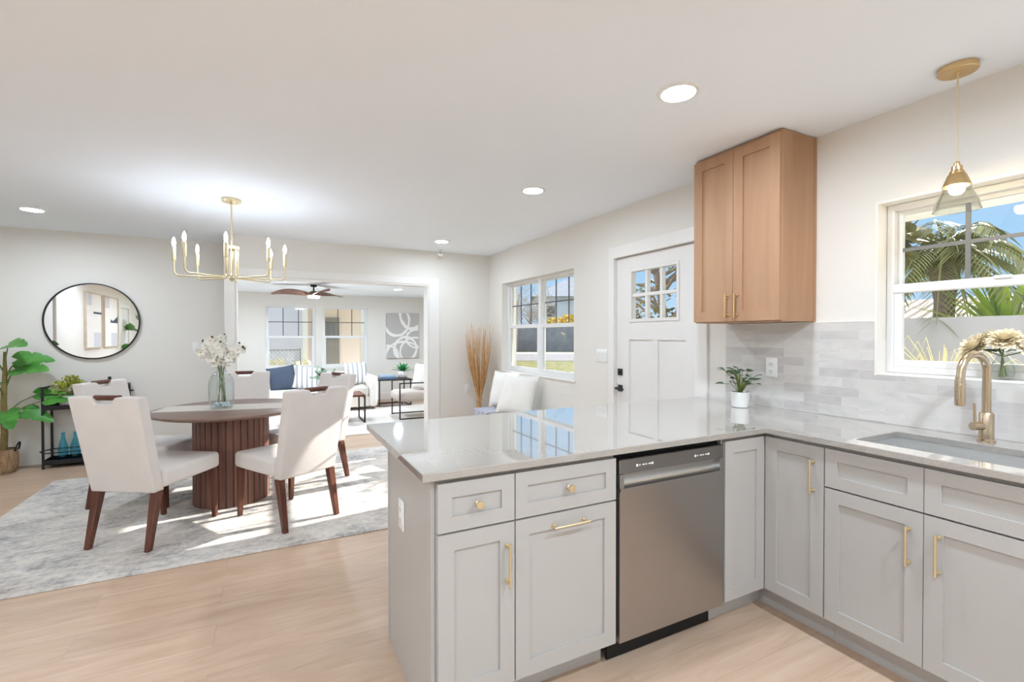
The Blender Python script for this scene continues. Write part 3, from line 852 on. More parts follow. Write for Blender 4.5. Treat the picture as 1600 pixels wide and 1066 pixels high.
def pull(x, z, L, horizontal=False, y=-0.02, mat='brass_soft', parent=None, r=0.005):
    mb = MB(); o = 0.028
    a, b = ((x - L / 2, z), (x + L / 2, z)) if horizontal else ((x, z - L / 2), (x, z + L / 2))
    e = 0.012
    mb.tube([(a[0], y - o, a[1]), (b[0], y - o, b[1])], r, 10)
    for (px, pz) in (a, b):
        if horizontal: px += e if px < x else -e
        else: pz += e if pz < z else -e
        mb.tube([(px, y, pz), (px, y - o, pz)], r * 0.95, 10)
        mb.tube([(px, y, pz), (px, y - 0.004, pz)], r * 1.6, 12)
    return mb.build('handle', mat, parent)

def knob(x, z, parent, y=-0.02):
    mb = MB()
    prof = [(0.0, 0.0), (0.009, 0.0), (0.009, 0.003), (0.006, 0.006), (0.006, 0.014), (0.013, 0.018), (0.015, 0.023), (0.013, 0.028), (0.0, 0.03)]
    mb.lathe(prof, 20, mat=Matrix.Translation((x, y, z)) @ Matrix.Rotation(PI / 2, 4, 'X'))
    return mb.build('knob', 'brass_soft', parent)

def carcass(root, x0, x1, depth, z0=0.115, z1=CB - 0.0008, y0=0.0):
    mb = MB()
    mb.cells((x0, x0 + 0.018, x1 - 0.018, x1), (z0, z0 + 0.02, z1 - 0.03, z1), lambda u, v: True, y0 + 0.0006, depth, 'Y')
    mb.build('carcass', 'cabinet_white', root, smooth=0)
    MB().box((x0, y0 + 0.08, 0.0), (x1, y0 + 0.095, z0)).build('toe_kick', 'cabinet_white', root, smooth=0)

GAP = 0.0025
def fronts(root, x0, x1, top=True, zsplit=(0.702, 0.695), zt=0.868, zb=0.123, knobs=True, door_handle=None, ndoor=1, false_drawers=False):
    pass

# local frame for cabinets: x along the run, y = 0 at the carcass front, fronts at y -0.02, z up
YC = 0.04
c1 = thing('base_cabinet', 'narrow white shaker base cabinet at the open end of the peninsula, drawer over door', 'cabinet', (0, YC, 0), 0, 'white shaker base cabinets')
carcass(c1, -2.285, -1.9975, 0.60)
d = shaker(MB(), -2.283, -1.999, 0.703, 0.868, 0.05).build('drawer', 'cabinet_white', c1, smooth=0); knob(-2.141, 0.7855, d)
d = shaker(MB(), -2.283, -1.999, 0.123, 0.696).build('door', 'cabinet_white', c1, smooth=0); pull(-2.029, 0.555, 0.15, parent=d)
c2 = thing('base_cabinet', 'wider white shaker base cabinet left of the dishwasher, horizontal pull on its door', 'cabinet', (0, YC, 0), 0, 'white shaker base cabinets')
carcass(c2, -1.9965, -1.54, 0.60)
d = shaker(MB(), -1.994, -1.542, 0.703, 0.868, 0.05).build('drawer', 'cabinet_white', c2, smooth=0); knob(-1.768, 0.7855, d)
d = shaker(MB(), -1.994, -1.542, 0.123, 0.696).build('door', 'cabinet_white', c2, smooth=0); pull(-1.768, 0.652, 0.16, True, parent=d)

# corner cabinet: one door on each leg
c3 = thing('corner_base_cabinet', 'white shaker corner base cabinet in the bend between dishwasher and sink cabinet', 'cabinet', (0, 0, 0), 0, 'white shaker base cabinets')
XC = -0.605
mb = MB(); mb.cells((-0.912, XC, -0.03), (-0.2588, YC, 0.64), lambda u, v: not (u < XC and v < YC), 0.115, CB - 0.0008, 'Z')
mb.build('carcass', 'cabinet_white', c3, smooth=0)
mb = MB(); mb.box((-0.912, YC + 0.065, 0), (XC + 0.065, YC + 0.08, 0.115)); mb.box((XC + 0.065, -0.2588, 0), (XC + 0.08, YC + 0.08, 0.115)); mb.build('toe_kick', 'cabinet_white', c3, smooth=0)
mt = Matrix.Translation((0, YC, 0))
def shaker_at(x0, x1, z0, z1, mt, name, parent, rail=0.057):
    b = shaker(MB(), x0, x1, z0, z1, rail); b.bm.transform(mt); return b.build(name, 'cabinet_white', parent, smooth=0)
shaker_at(-0.905, -0.6275, 0.123, 0.868, mt, 'door', c3)
MR = Matrix.Translation((XC, 0, 0)) @ Matrix.Rotation(-PI / 2, 4, 'Z')      # local x -> -world y, face towards -X
d = shaker_at(-0.017, 0.2565, 0.123, 0.868, MR, 'door', c3)
h = pull(0.212, 0.735, 0.15); h.data.transform(MR); h.parent = d

# sink cabinet on the right run, local x = -world y
c4 = thing('sink_base_cabinet', 'white shaker sink base cabinet under the window with two doors and two false drawers', 'cabinet', (XC, 0, 0), -PI / 2, 'white shaker base cabinets')
SX0, SX1 = 0.2598, 0.968
mb = MB()
mb.box((SX0, 0.0006, 0.115), (SX0 + 0.018, 0.575, CB - 0.0008)); mb.box((SX1 - 0.018, 0.0006, 0.115), (SX1, 0.575, CB - 0.0008)); mb.box((SX0 + 0.018, 0.0006, 0.115), (SX1 - 0.018, 0.575, 0.135)); mb.box((SX0 + 0.018, 0.0006, 0.135), (SX1 - 0.018, 0.018, CB - 0.0008))
mb.build('carcass', 'cabinet_white', c4, smooth=0)
MB().box((SX0, 0.065, 0), (SX1, 0.08, 0.115)).build('toe_kick', 'cabinet_white', c4, smooth=0)
sm = 0.6125
for a, b, hx in ((SX0 + 0.002, sm - 0.0013, sm - 0.045), (sm + 0.0013, SX1 - 0.002, sm + 0.045)):
    shaker(MB(), a, b, 0.703, 0.868, 0.05).build('false_drawer_front', 'cabinet_white', c4, smooth=0)
    d = shaker(MB(), a, b, 0.123, 0.696).build('door', 'cabinet_white', c4, smooth=0); pull(hx, 0.565, 0.15, parent=d)
c5 = thing('base_cabinet', 'white shaker base cabinet beyond the sink cabinet', 'cabinet', (XC, 0, 0), -PI / 2, 'white shaker base cabinets')
carcass(c5, 0.969, 1.62, 0.575)
d = shaker(MB(), 0.972, 1.618, 0.703, 0.868, 0.05).build('drawer', 'cabinet_white', c5, smooth=0); knob(1.295, 0.7855, d)
d = shaker(MB(), 0.972, 1.618, 0.123, 0.696).build('door', 'cabinet_white', c5, smooth=0); pull(1.02, 0.565, 0.15, parent=d)

# peninsula panels
o = MB().box((-2.300, 0.041, 0.0), (-2.286, 0.652, CB - 0.0008), 0.001, 1).build('end_panel', 'cabinet_white', smooth=0)
tag(o, 'plain white finish panel closing the open end of the peninsula', 'panel')
o = MB().box((-2.303, 0.6525, 0.0), (-0.03, 0.667, CB - 0.0008), 0.001, 1).build('back_panel', 'cabinet_white', smooth=0)
tag(o, 'plain white panel along the dining side of the peninsula', 'panel')

# countertop with the sink cut-out
SK = (-0.545, -0.185, -1.05, -0.335)
mb = MB()
mb.cells((-2.34, -0.648, SK[0], SK[1], -0.022, -0.0125), (-1.62, SK[2], SK[3], 0.0, 0.735, 0.85, 0.972),
         lambda u, v: (v > 0 or u > -0.648) and not (SK[0] < u < SK[1] and SK[2] < v < SK[3]) and not (u > -0.022 and v > 0.85), CB, CT, 'Z')
ct = mb.build('countertop', 'quartz', smooth=0)
bv = ct.modifiers.new('bevel', 'BEVEL'); bv.width = 0.003; bv.segments = 2; bv.limit_method = 'ANGLE'
tag(ct, 'white veined quartz countertop bending in an L from peninsula to sink run', 'countertop')

# dishwasher
dwt = thing('dishwasher', 'stainless steel dishwasher set into the peninsula between white cabinets', 'dishwasher', (0, 0, 0))
DX0, DX1 = -1.523, -0.919
MB().box((DX0 - 0.012, 0.06, 0.10), (DX1 + 0.004, 0.60, CB - 0.002)).build('tub', 'dark_gap', dwt, smooth=0)
mb = MB(); mb.prism([(0.02, 0.115), (0.055, 0.115), (0.055, 0.80), (0.045, 0.797), (0.046, 0.768), (0.036, 0.752), (0.022, 0.744), (0.014, 0.742), (0.014, 0.733), (0.02, 0.722)], DX0, DX1, 'X', 0.0, 1)
dd = mb.build('door', 'steel', dwt, smooth=50)
for xa in (DX0, DX1 - 0.022): MB().box((xa, 0.02, 0.742), (xa + 0.022, 0.05, 0.797)).build('handle_end', 'steel', dd, smooth=0)
mb = MB(); mb.box((DX0, 0.02, 0.7975), (DX1, 0.058, 0.857), 0.003, 1); cp = mb.build('control_panel', 'steel_dark', dwt)
for x0 in (DX0 + 0.085, DX1 - 0.185):
    mb = MB()
    for k, (w_, h_) in enumerate(((0.010, 0.010), (0.006, 0.005), (0.012, 0.005), (0.008, 0.005), (0.014, 0.005), (0.010, 0.009))):
        xx = x0 + k * 0.0165; mb.box((xx, 0.0190, 0.826 - h_ / 2), (xx + w_, 0.0205, 0.826 + h_ / 2))
    mb.build('button_marking', 'plastic_white', cp, smooth=0)
MB().box((DX0, 0.10, 0.0), (DX1, 0.112, 0.10)).build('toe_kick', 'dark_gap', dwt, smooth=0)

# upper cabinet (maple), local x = -world y
uc = thing('wall_cabinet', 'light maple wall cabinet with two shaker doors hung above the backsplash', 'cabinet', (-0.303, 0, 0), -PI / 2)
UZ0, UZ1, UX0, UX1 = 1.436, 2.4795, -0.733, -0.149
mb = MB(); mb.box((UX0, 0.0, UZ0), (UX1, 0.3025, UZ1 - 0.004), 0.0015, 1); mb.box((UX1 - 0.004, 0.282, UZ0 - 0.001), (UX1 + 0.003, 0.302, UZ1 - 0.004)); mb.build('carcass', 'maple', uc, smooth=0)
um = (UX0 + UX1) / 2
for a, b, hx in ((UX0 + 0.003, um - 0.0015, um - 0.03), (um + 0.0015, UX1 - 0.003, um + 0.03)):
    bb = shaker(MB(), a, b, UZ0 + 0.006, UZ1 - 0.022, 0.062); d = bb.build('door', 'maple', uc, smooth=0)
    pull(hx, 1.535, 0.14, parent=d, mat='brass', r=0.0055)

# sink
sk = thing('sink', 'undermount stainless steel sink below the kitchen window', 'sink', (0, 0, 0))
mb = MB(); a, b, c_, e_ = SK[0] - 0.006, SK[1] + 0.006, SK[2] - 0.006, SK[3] + 0.006; zb = 0.67; th = 0.004
mb.cells((a - 0.02, a, b, b + 0.02), (c_ - 0.02, c_, e_, e_ + 0.02), lambda u, v: not (a < u < b and c_ < v < e_), CB - 0.006, CB - 0.0006)
mb.box((a - th, c_ - th, zb), (a, e_ + th, CB - 0.006)); mb.box((b, c_ - th, zb), (b + th, e_ + th, CB - 0.006)); mb.box((a, c_ - th, zb), (b, c_, CB - 0.006)); mb.box((a, e_, zb), (b, e_ + th, CB - 0.006)); mb.box((a - th, c_ - th, zb - th), (b + th, e_ + th, zb))
mb.build('basin', 'steel_sink', sk, smooth=0)
mb = MB(); mb.lathe([(0, 0.001), (0.02, 0.001), (0.03, 0.003), (0.043, 0.004), (0.046, 0.001), (0.046, 0.0)], 24, (-0.36, -0.69, zb)); mb.build('drain', 'steel_dark', sk)

# faucet
fa = thing('faucet', 'brushed bronze gooseneck pull-down faucet behind the sink', 'faucet', (-0.106, -0.614, CT), 0)
mb = MB(); mb.lathe([(0, 0), (0.03, 0), (0.03, 0.006), (0.026, 0.01), (0.0245, 0.012), (0.0245, 0.115), (0.021, 0.122), (0.0, 0.122)], 28); mb.build('body', 'bronze_faucet', fa)
dirv = V((-0.93, 0.20, 0)).normalized(); rr = 0.075
pts = [V((0, 0, 0.12)), V((0, 0, 0.2)), V((0, 0, 0.29))]
for i in range(1, 17):
    an = PI * i / 16; pts.append(dirv * (rr - rr * math.cos(an)) + V((0, 0, 0.29 + rr * math.sin(an))))
pts.append(dirv * (2 * rr + 0.004) + V((0, 0, 0.27)))
mb = MB(); mb.tube(pts, 0.0145, 16); mb.build('gooseneck', 'bronze_faucet', fa)
e0 = dirv * (2 * rr + 0.004)
mb = MB(); mb.lathe([(0, 0.272), (0.0155, 0.272), (0.0165, 0.262), (0.0175, 0.255), (0.0175, 0.17), (0.0165, 0.157), (0.0135, 0.155), (0, 0.155)], 20, e0)
mb.lathe([(0.0180, 0.246), (0.0186, 0.244), (0.0180, 0.242)], 20, e0); mb.box(tuple(e0 + V((-0.022, -0.007, 0.185))), tuple(e0 + V((-0.012, 0.007, 0.225))), 0.003, 1)
mb.build('spray_head', 'bronze_faucet', fa)
hd = V((-0.80, 0.35, 0.0)).normalized()
mb = MB(); mb.tube([hd * 0.02 + V((0, 0, 0.065)), hd * 0.062 + V((0, 0, 0.065))], 0.017, 18); mb.tube([hd * 0.05 + V((0, 0, 0.075)), hd * 0.055 + V((0, 0, 0.16))], [0.0055, 0.0045], 10)
mb.build('handle', 'bronze_faucet', fa)

# outlets and switches
def plate(root, w, h, slots, th=0.006, mat='plastic_white'):
    """plate in the XZ plane facing -Y, back at y=0"""
    mb = MB(); mb.box((-w / 2, -th, -h / 2), (w / 2, 0, h / 2), 0.003, 2); mb.build('plate', mat, root)
    for (kind, x) in slots:
        if kind == 'outlet':
            for sz in (-0.022, 0.022):
                mb = MB(); mb.box((x - 0.017, -th - 0.0015, sz - 0.014), (x + 0.017, -th + 0.001, sz + 0.014), 0.004, 2); r_ = mb.build('receptacle', mat, root)
                mb = MB(); mb.box((x - 0.008, -th - 0.0018, sz - 0.003), (x - 0.006, -th - 0.0012, sz + 0.006)); mb.box((x + 0.006, -th - 0.0018, sz - 0.003), (x + 0.008, -th - 0.0012, sz + 0.006)); mb.box((x - 0.002, -th - 0.0018, sz - 0.010), (x + 0.002, -th - 0.0012, sz - 0.006)); mb.build('slots', 'dark_gap', r_, smooth=0)
        else:
            mb = MB(); mb.prism([(-th - 0.006, 0.03), (-th, 0.033), (-th + 0.001, -0.033), (-th - 0.001, -0.033)], x - 0.016, x + 0.016, 'X'); mb.build('rocker', mat, root, smooth=0)
o = thing('wall_outlet', 'white outlet plate on the tile backsplash under the maple cabinet', 'outlet', (-0.0125, 0.403, 1.161), -PI / 2, 'white outlets'); plate(o, 0.075, 0.12, [('outlet', 0)])
o = thing('wall_outlet', 'white outlet plate low on the wall left of the dried reeds', 'outlet', (-0.334, YW - 0.0005, 0.628), 0, 'white outlets'); plate(o, 0.075, 0.12, [('outlet', 0)])
o = thing('wall_outlet', 'white outlet plate on the end panel of the peninsula', 'outlet', (-2.3005, 0.42, 0.64), PI / 2 + PI, 'white outlets'); plate(o, 0.075, 0.12, [('outlet', 0)])
o = thing('light_switch', 'white triple light switch beside the entry door', 'light switch', (-0.0005, 2.094, 1.169), -PI / 2); plate(o, 0.165, 0.12, [('rocker', -0.046), ('rocker', 0), ('rocker', 0.046)])
o = thing('light_switch', 'white single switch plate on the wall behind the orchids', 'light switch', (-3.537, YL - 0.0005, 1.205), 0); plate(o, 0.075, 0.15, [('rocker', 0)])
o = thing('light_switch', 'white switch plate on the wall beside the left art panel, seen in the mirror', 'light switch', (XL0 + 0.0005, 0.33, 1.62), PI / 2); plate(o, 0.08, 0.13, [('rocker', 0)])

# ------------------------------------------------------------------ ceiling fixtures
can0 = None
def can(x, y, label, z=H, dim=False):
    global can0
    g = 'recessed ceiling lights'
    if can0 is None:
        r = thing('recessed_light', label, 'ceiling light', (x, y, z), 0, g); can0 = r
        mb = MB(); mb.lathe([(0.072, -0.002), (0.076, -0.009), (0.092, -0.006), (0.096, 0.0)], 40); mb.build('trim_ring', 'plastic_white', r)
        mb = MB(); mb.lathe([(0.0, -0.004), (0.073, -0.004)], 40); mb.build('lens', 'can_light', r)
        return r
    r = dup(can0, (x, y, z), 0, label, g)
    if dim:
        for c in r.children:
            if c.name.startswith('lens'):
                c.data = dim
    return r
mb = MB(); mb.lathe([(0.0, -0.004), (0.073, -0.004)], 40); _o = mb.build('lens', 'can_light_dim'); LENS_DIM = _o.data; bpy.data.objects.remove(_o)
mb = MB(); mb.lathe([(0.0, -0.004), (0.073, -0.004)], 40); _o = mb.build('lens', 'can_light_low'); LENS_LOW = _o.data; bpy.data.objects.remove(_o)
can0_first = can(-2.86, -1.55, 'unseen round recessed light added to the kitchen ceiling behind the viewer')  # extra lamp out of view, added to brighten the room evenly
can(-1.086, 0.137, 'largest round recessed light, in the ceiling above the peninsula', dim=LENS_DIM)
can(-0.952, 1.725, 'round recessed light in the ceiling in front of the entry door', dim=LENS_LOW)
can(-0.936, 3.949, 'small round recessed light in the ceiling near the far corner beside the sensor', dim=LENS_LOW)
can(-4.632, 4.222, 'round recessed light in the ceiling above the round mirror', dim=LENS_DIM)
for x in (-1.086, -2.86, -4.63):
    for y in (-1.55, -3.1):
        if (x, y) != (-2.86, -1.55): can(x, y, 'unseen round recessed light added to the kitchen ceiling behind the viewer')  # rest of the added fill lamps behind the camera
can(-5.3, 0.6, 'unseen round recessed light added beyond the left edge of the view')  # another added lamp out of view, for fill
can(-0.70, 7.06, 'round recessed light in the low far room ceiling right of the fan', HF)
can(-3.4, 7.06, 'unseen round recessed light added to the far room ceiling left of the fan', HF)  # added lamp hidden by the casing, brightens the far room
can(-2.1, 5.5, 'unseen round recessed light added to the far room just past the cased opening', HF)  # added lamp hidden by the header, brightens the far room

# sensor on the ceiling
r = thing('ceiling_sensor', 'small white sensor hanging from the ceiling corner by the cased opening', 'sensor', (-0.77, 4.50, H))
mb = MB(); mb.lathe([(0, 0), (0.035, 0), (0.035, -0.012), (0.03, -0.018), (0, -0.018)], 24); mb.build('mount', 'plastic_white', r)
mb = MB(); mb.tube([(0, 0, -0.017), (0.0, 0, -0.05)], 0.006, 8); mb.build('neck', 'louver_grey', r)
mb = MB(); mb.box((-0.03, -0.02, -0.085), (0.03, 0.02, -0.05), 0.008, 2); mb.build('body', 'plastic_white', r)

# chandelier
CHX, CHY = -3.04, 3.07
ch = thing('chandelier', 'brass eight-arm candle chandelier hanging over the round table', 'chandelier', (CHX, CHY, H))
mb = MB(); mb.lathe([(0, 0), (0.07, 0), (0.07, -0.022), (0.066, -0.026), (0, -0.026)], 36)
mb.ball((0.04, -0.03, -0.028), 0.005, 8); mb.ball((-0.03, -0.04, -0.028), 0.005, 8); mb.build('canopy', 'brass_soft', ch)
mb = MB(); mb.tube([(0, 0, -0.026), (0, 0, -0.39)], 0.0062, 12); mb.lathe([(0.006, -0.03), (0.011, -0.034), (0.011, -0.05), (0.006, -0.055)], 14); mb.build('rod', 'brass_soft', ch)
mb = MB(); mb.lathe([(0, -0.385), (0.052, -0.385), (0.055, -0.388), (0.055, -0.412), (0.052, -0.415), (0, -0.415)], 36); mb.build('hub', 'brass_soft', ch)
mb = MB(); mb.lathe([(0, -0.64), (0.02, -0.64), (0.022, -0.645), (0.018, -0.66), (0.008, -0.672), (0, -0.675)], 20); mb.tube([(0, 0, -0.41), (0, 0, -0.645)], 0.008, 10); mb.build('finial', 'brass_soft', ch)
RA = 0.395
for k in range(8):
    an = math.radians(43) + k * PI / 4; dx, dy = math.cos(an), math.sin(an)
    def P(r, z): return V((dx * r, dy * r, z))
    r0 = 0.043; zl = -0.645; q = 0.035
    pts = [P(r0, -0.413), P(r0, zl + q)] + [P(r0 + q - q * math.cos(t_), zl + q - q * math.sin(t_)) for t_ in [PI / 2 * i / 5 for i in range(1, 6)]]
    pts += [P(RA - q, zl)] + [P(RA - q + q * math.sin(t_), zl + q - q * math.cos(t_)) for t_ in [PI / 2 * i / 5 for i in range(1, 6)]] + [P(RA, zl + 0.12)]
    arm = MB().tube(pts, 0.0062, 10).build('arm', 'brass_soft', ch)
    mb = MB(); mb.lathe([(0, zl + 0.112), (0.011, zl + 0.112), (0.012, zl + 0.115), (0.0135, zl + 0.125), (0.0135, zl + 0.225), (0.0, zl + 0.225)], 16, P(RA, 0)); mb.build('candle_sleeve', 'brass_soft', arm)
    mb = MB(); mb.lathe([(0, zl + 0.2255), (0.007, zl + 0.2255), (0.0085, zl + 0.235), (0.0125, zl + 0.25), (0.013, zl + 0.262), (0.010, zl + 0.28), (0.004, zl + 0.296), (0, zl + 0.302)], 14, P(RA, 0)); mb.build('bulb', 'candle_bulb', arm)

# pendant over the sink
pd = thing('pendant_lamp', 'brass pendant lamp with clear glass shade hanging before the kitchen window', 'pendant lamp', (-0.203, -0.545, H))
mb = MB(); mb.lathe([(0, 0), (0.066, 0), (0.066, -0.022), (0.063, -0.025), (0, -0.025)], 40); mb.lathe([(0.0, -0.034), (0.006, -0.034), (0.008, -0.025)], 12); mb.build('canopy', 'brass', pd)
mb = MB(); mb.tube([(0, 0, -0.03), (0, 0, -0.40)], 0.0028, 8); mb.build('cord', 'brass_soft', pd)
mb = MB(); mb.lathe([(0, -0.395), (0.008, -0.395), (0.010, -0.402), (0.010, -0.412), (0.018, -0.414), (0.019, -0.432), (0.024, -0.436), (0.026, -0.446), (0.031, -0.450), (0.048, -0.497), (0.046, -0.4975), (0.029, -0.452), (0, -0.450)], 36); mb.build('socket_cap', 'brass', pd)
mb = MB(); mb.lathe([(0.0445, -0.490), (0.047, -0.505), (0.0505, -0.52), (0.060, -0.54), (0.068, -0.56), (0.078, -0.60), (0.0765, -0.60), (0.0665, -0.56), (0.0585, -0.54), (0.049, -0.52), (0.0455, -0.505), (0.043, -0.490)], 48); mb.build('glass_shade', 'shade_glass', pd)
mb = MB(); mb.lathe([(0, -0.452), (0.012, -0.452), (0.013, -0.475), (0.022, -0.488), (0.027, -0.503), (0.025, -0.518), (0.016, -0.530), (0, -0.534)], 24); mb.build('bulb', 'filament', pd)

# ceiling fan in the far room
fn = thing('ceiling_fan', 'dark wood three-blade ceiling fan with round light in the far room', 'ceiling fan', (-2.11, 6.95, HF))
mb = MB(); mb.lathe([(0, 0), (0.05, 0), (0.055, -0.012), (0.04, -0.035), (0.012, -0.04), (0.012, -0.10), (0.02, -0.105), (0.0, -0.105)], 24); mb.build('downrod', 'black_metal', fn)
mb = MB(); mb.lathe([(0, -0.10), (0.03, -0.10), (0.06, -0.115), (0.10, -0.14), (0.12, -0.155), (0.115, -0.175), (0.09, -0.19), (0, -0.19)], 32); mb.build('motor_housing', 'fan_wood', fn)
mb = MB(); mb.lathe([(0, -0.1905), (0.085, -0.1905), (0.088, -0.205), (0.08, -0.212), (0, -0.214)], 28); mb.build('lamp_lens', 'fan_light', fn)
for k in range(3):
    an = math.radians(159) + k * 2 * PI / 3
    def bl(u, v):
        r = 0.09 + 0.56 * u
        w = 0.055 + 0.05 * math.sin(PI * min(1, u * 1.1)) - 0.10 * max(0, u - 0.85) ** 0.9 * (1 if u > 0.85 else 0)
        s_ = (v - 0.5) * 2 * w
        tw = math.radians(26) * (1 - 0.6 * u)
        curve = 0.05 * math.sin(u * 2.4)
        a, b = r, s_ * math.cos(tw) + curve
        return V((a * math.cos(an) - b * math.sin(an), a * math.sin(an) + b * math.cos(an), -0.155 + s_ * math.sin(tw) + 0.03 * math.sin(u * PI)))
    MB().grid(bl, 24, 6, 0.012).build('blade', 'fan_wood', fn)

# ------------------------------------------------------------------ dining set
rug = MB().box((-4.56, 1.88, 0.0), (-1.5, 4.39, 0.010), 0.003, 1).build('area_rug', 'rug', smooth=0)
tag(rug, 'distressed grey and white area rug under the dining table', 'rug')
RZ = 0.0102
TX, TY = -3.05, 3.10
tb = thing('dining_table', 'round walnut dining table on a fluted drum pedestal', 'table', (TX, TY, RZ))
mb = MB(); mb.lathe([(0, 0.752), (0.562, 0.752), (0.568, 0.749), (0.570, 0.744), (0.570, 0.738), (0.566, 0.733), (0.52, 0.718), (0, 0.718)], 96); mb.build('tabletop', 'walnut_top', tb, smooth=40)
mb = MB(); n = 34; outl = []
for k in range(n):
    a0 = 2 * PI * k / n; a1 = 2 * PI * (k + 1) / n; g = 0.05 * (a1 - a0)
    for a, r in ((a0, 0.266), (a0 + g, 0.267), (a0 + 2 * g, 0.276), (a1 - 2 * g, 0.276), (a1 - g, 0.267)): outl.append((r * math.cos(a), r * math.sin(a)))
mb.prism(outl, 0.0, 0.718, 'Z'); mb.build('pedestal', 'walnut_slat', tb, smooth=0)
# runner
ru = thing('table_runner', 'beige woven table runner with fringed edge across the dining table', 'table runner', (TX - 0.0, TY + 0.0, 0.752 + RZ), math.radians(-12.5))
mb = MB(); mb.box((-0.52, -0.155, 0.0003), (0.52, 0.165, 0.003)); mb.build('cloth', 'beige_runner', ru, smooth=0)
for s_, y in ((-1, -0.155), (1, 0.165)):
    mb = MB()
    for k in range(90):
        x = -0.52 + 1.04 * (k + 0.5) / 90
        mb.box((x - 0.004, min(y, y + s_ * 0.012), 0.0004), (x + 0.004, max(y, y + s_ * 0.012), 0.0026))
    mb.build('fringe', 'beige_runner', ru, smooth=0)

# vase with orchids
vz = 0.752 + RZ + 0.0032
va = thing('glass_vase', 'tall pale glass bottle vase on the dining table runner', 'vase', (-3.12, 3.07, vz))
mb = MB()
mb.lathe([(0, 0.0), (0.055, 0.0), (0.068, 0.006), (0.076, 0.03), (0.081, 0.10), (0.083, 0.20), (0.079, 0.26), (0.066, 0.305), (0.046, 0.335), (0.032, 0.348), (0.029, 0.362), (0.032, 0.376), (0.029, 0.376), (0.0262, 0.362), (0.029, 0.346), (0.044, 0.331), (0.063, 0.302), (0.076, 0.258), (0.080, 0.20), (0.078, 0.10), (0.073, 0.032), (0.065, 0.012), (0, 0.010)], 40)
mb.bm.transform(Matrix.Diagonal((1.12, 1.12, 0.87, 1))); mb.build('bottle', 'vase_glass', va)
mb = MB()
for k in range(60):
    a = random.uniform(0, 2 * PI); r_ = 0.055 * math.sqrt(random.random()); mb.ball((r_ * math.cos(a), r_ * math.sin(a), 0.018 + random.random() * 0.03), 0.009, 8)
mb.build('glass_pebbles', 'pebble_glass', va)
orc = thing('orchid_stems', 'white orchid stems standing in the tall pale glass vase', 'flowers', (-3.12, 3.07, vz))
def petal_flower(mb, c, nrm, r):
    nrm = V(nrm).normalized(); u = nrm.orthogonal().normalized(); w = nrm.cross(u)
    for k in range(5):
        a = 2 * PI * k / 5 + 0.3; d = u * math.cos(a) + w * math.sin(a) + nrm * 0.2
        mb.leaf(c, d, nrm, r, r * 0.85, 0.1, 0.25, 5)
stm, pet, cen, bud = MB(), MB(), MB(), MB()
random.seed(3)
for (ex, ey, ez) in ((-0.13, 0.05, 0.55), (-0.16, -0.04, 0.47), (0.02, 0.05, 0.60), (0.0, -0.06, 0.54), (0.13, -0.03, 0.53), (0.16, -0.09, 0.50), (-0.06, -0.02, 0.58)):
    p0 = V((random.uniform(-0.03, 0.03), random.uniform(-0.03, 0.03), 0.05)); p1 = V((ex * 0.1, ey * 0.1, 0.32)); p2 = V((ex, ey, ez))
    pts = []
    for i in range(15):
        t_ = i / 14
        pts.append(p0.lerp(p1, t_ / 0.55) if t_ < 0.55 else p1.lerp(p2, (t_ - 0.55) / 0.45) + V((0, 0, 0.03 * math.sin((t_ - 0.55) / 0.45 * PI))))
    stm.tube(pts, [0.003] * 10 + [0.0022] * 5, 6)
    for i in range(9, 14):
        for s_ in range(2):
            c = pts[i] + V((random.uniform(-0.022, 0.022), random.uniform(-0.022, 0.022), random.uniform(-0.012, 0.012)))
            nr = V((random.uniform(-0.8, 0.8) - 0.1, -1, random.uniform(-0.3, 0.6)))
            petal_flower(pet, c, nr, random.uniform(0.034, 0.050)); cen.ball(c + nr.normalized() * 0.004, 0.0055, 6)
    bud.ball(pts[-1], 0.009, 8, (1, 1, 1.4)); bud.ball(pts[-1] + V((0.012, 0, -0.014)), 0.007, 8)
stm.build('stem', 'stem_green', orc); pet.add(cen, 1).add(bud, 2); o = pet.build('petals', 'petal_white', orc); o.data.materials.append(M['petal_centre']); o.data.materials.append(M['bud_dark'])

# dining chairs: local +Y faces the table
def make_chair(label):
    r = thing('dining_chair', label, 'chair', (0, 0, RZ), 0, 'upholstered chairs around the dining table')
    mb = MB(); mb.box((-0.235, -0.24, 0.368), (0.235, 0.275, 0.485), 0.028, 4); mb.build('seat', 'linen', r, smooth=60)
    nw, nd = 0.066, 0.042
    ol = [(-0.22, 0.352), (0.22, 0.352), (0.232, 0.975), (nw + 0.018, 0.975), (nw, 0.958), (nw - 0.012, 0.975 - nd), (-nw + 0.012, 0.975 - nd), (-nw, 0.958), (-nw - 0.018, 0.975), (-0.232, 0.975)]
    def lean(p): return V((p.x, p.y - 0.11 * (p.z - 0.36) / 0.6 - 0.02 * max(0, (p.z - 0.36) / 0.6) ** 2, p.z))
    mb = MB(); mb.prism(ol, -0.302, -0.222, 'Y', 0.012, 3, shear=lean); mb.build('backrest', 'linen', r, smooth=50)
    mb = MB(); yb = lean(V((0, -0.262, 0.965))).y
    mb.tube([(-0.083, yb, 0.968), (0.083, yb, 0.968)], 0.017, 16); mb.build('handle_bar', 'walnut', r)
    for s_ in (-1, 1):
        MB().taper((s_ * 0.205, -0.335, 0.0), (s_ * 0.200, -0.262, 0.353), 0.034, 0.052).build('leg', 'walnut', r)
        MB().taper((s_ * 0.205, 0.25, 0.0), (s_ * 0.203, 0.232, 0.370), 0.030, 0.048).build('leg', 'walnut', r)
    return r
chA = make_chair('grey linen dining chair at front left, turned with its back to the viewer')
chA.location = (-3.445, 2.58, RZ); chA.rotation_euler = (0, 0, face(0.534, 0.845))
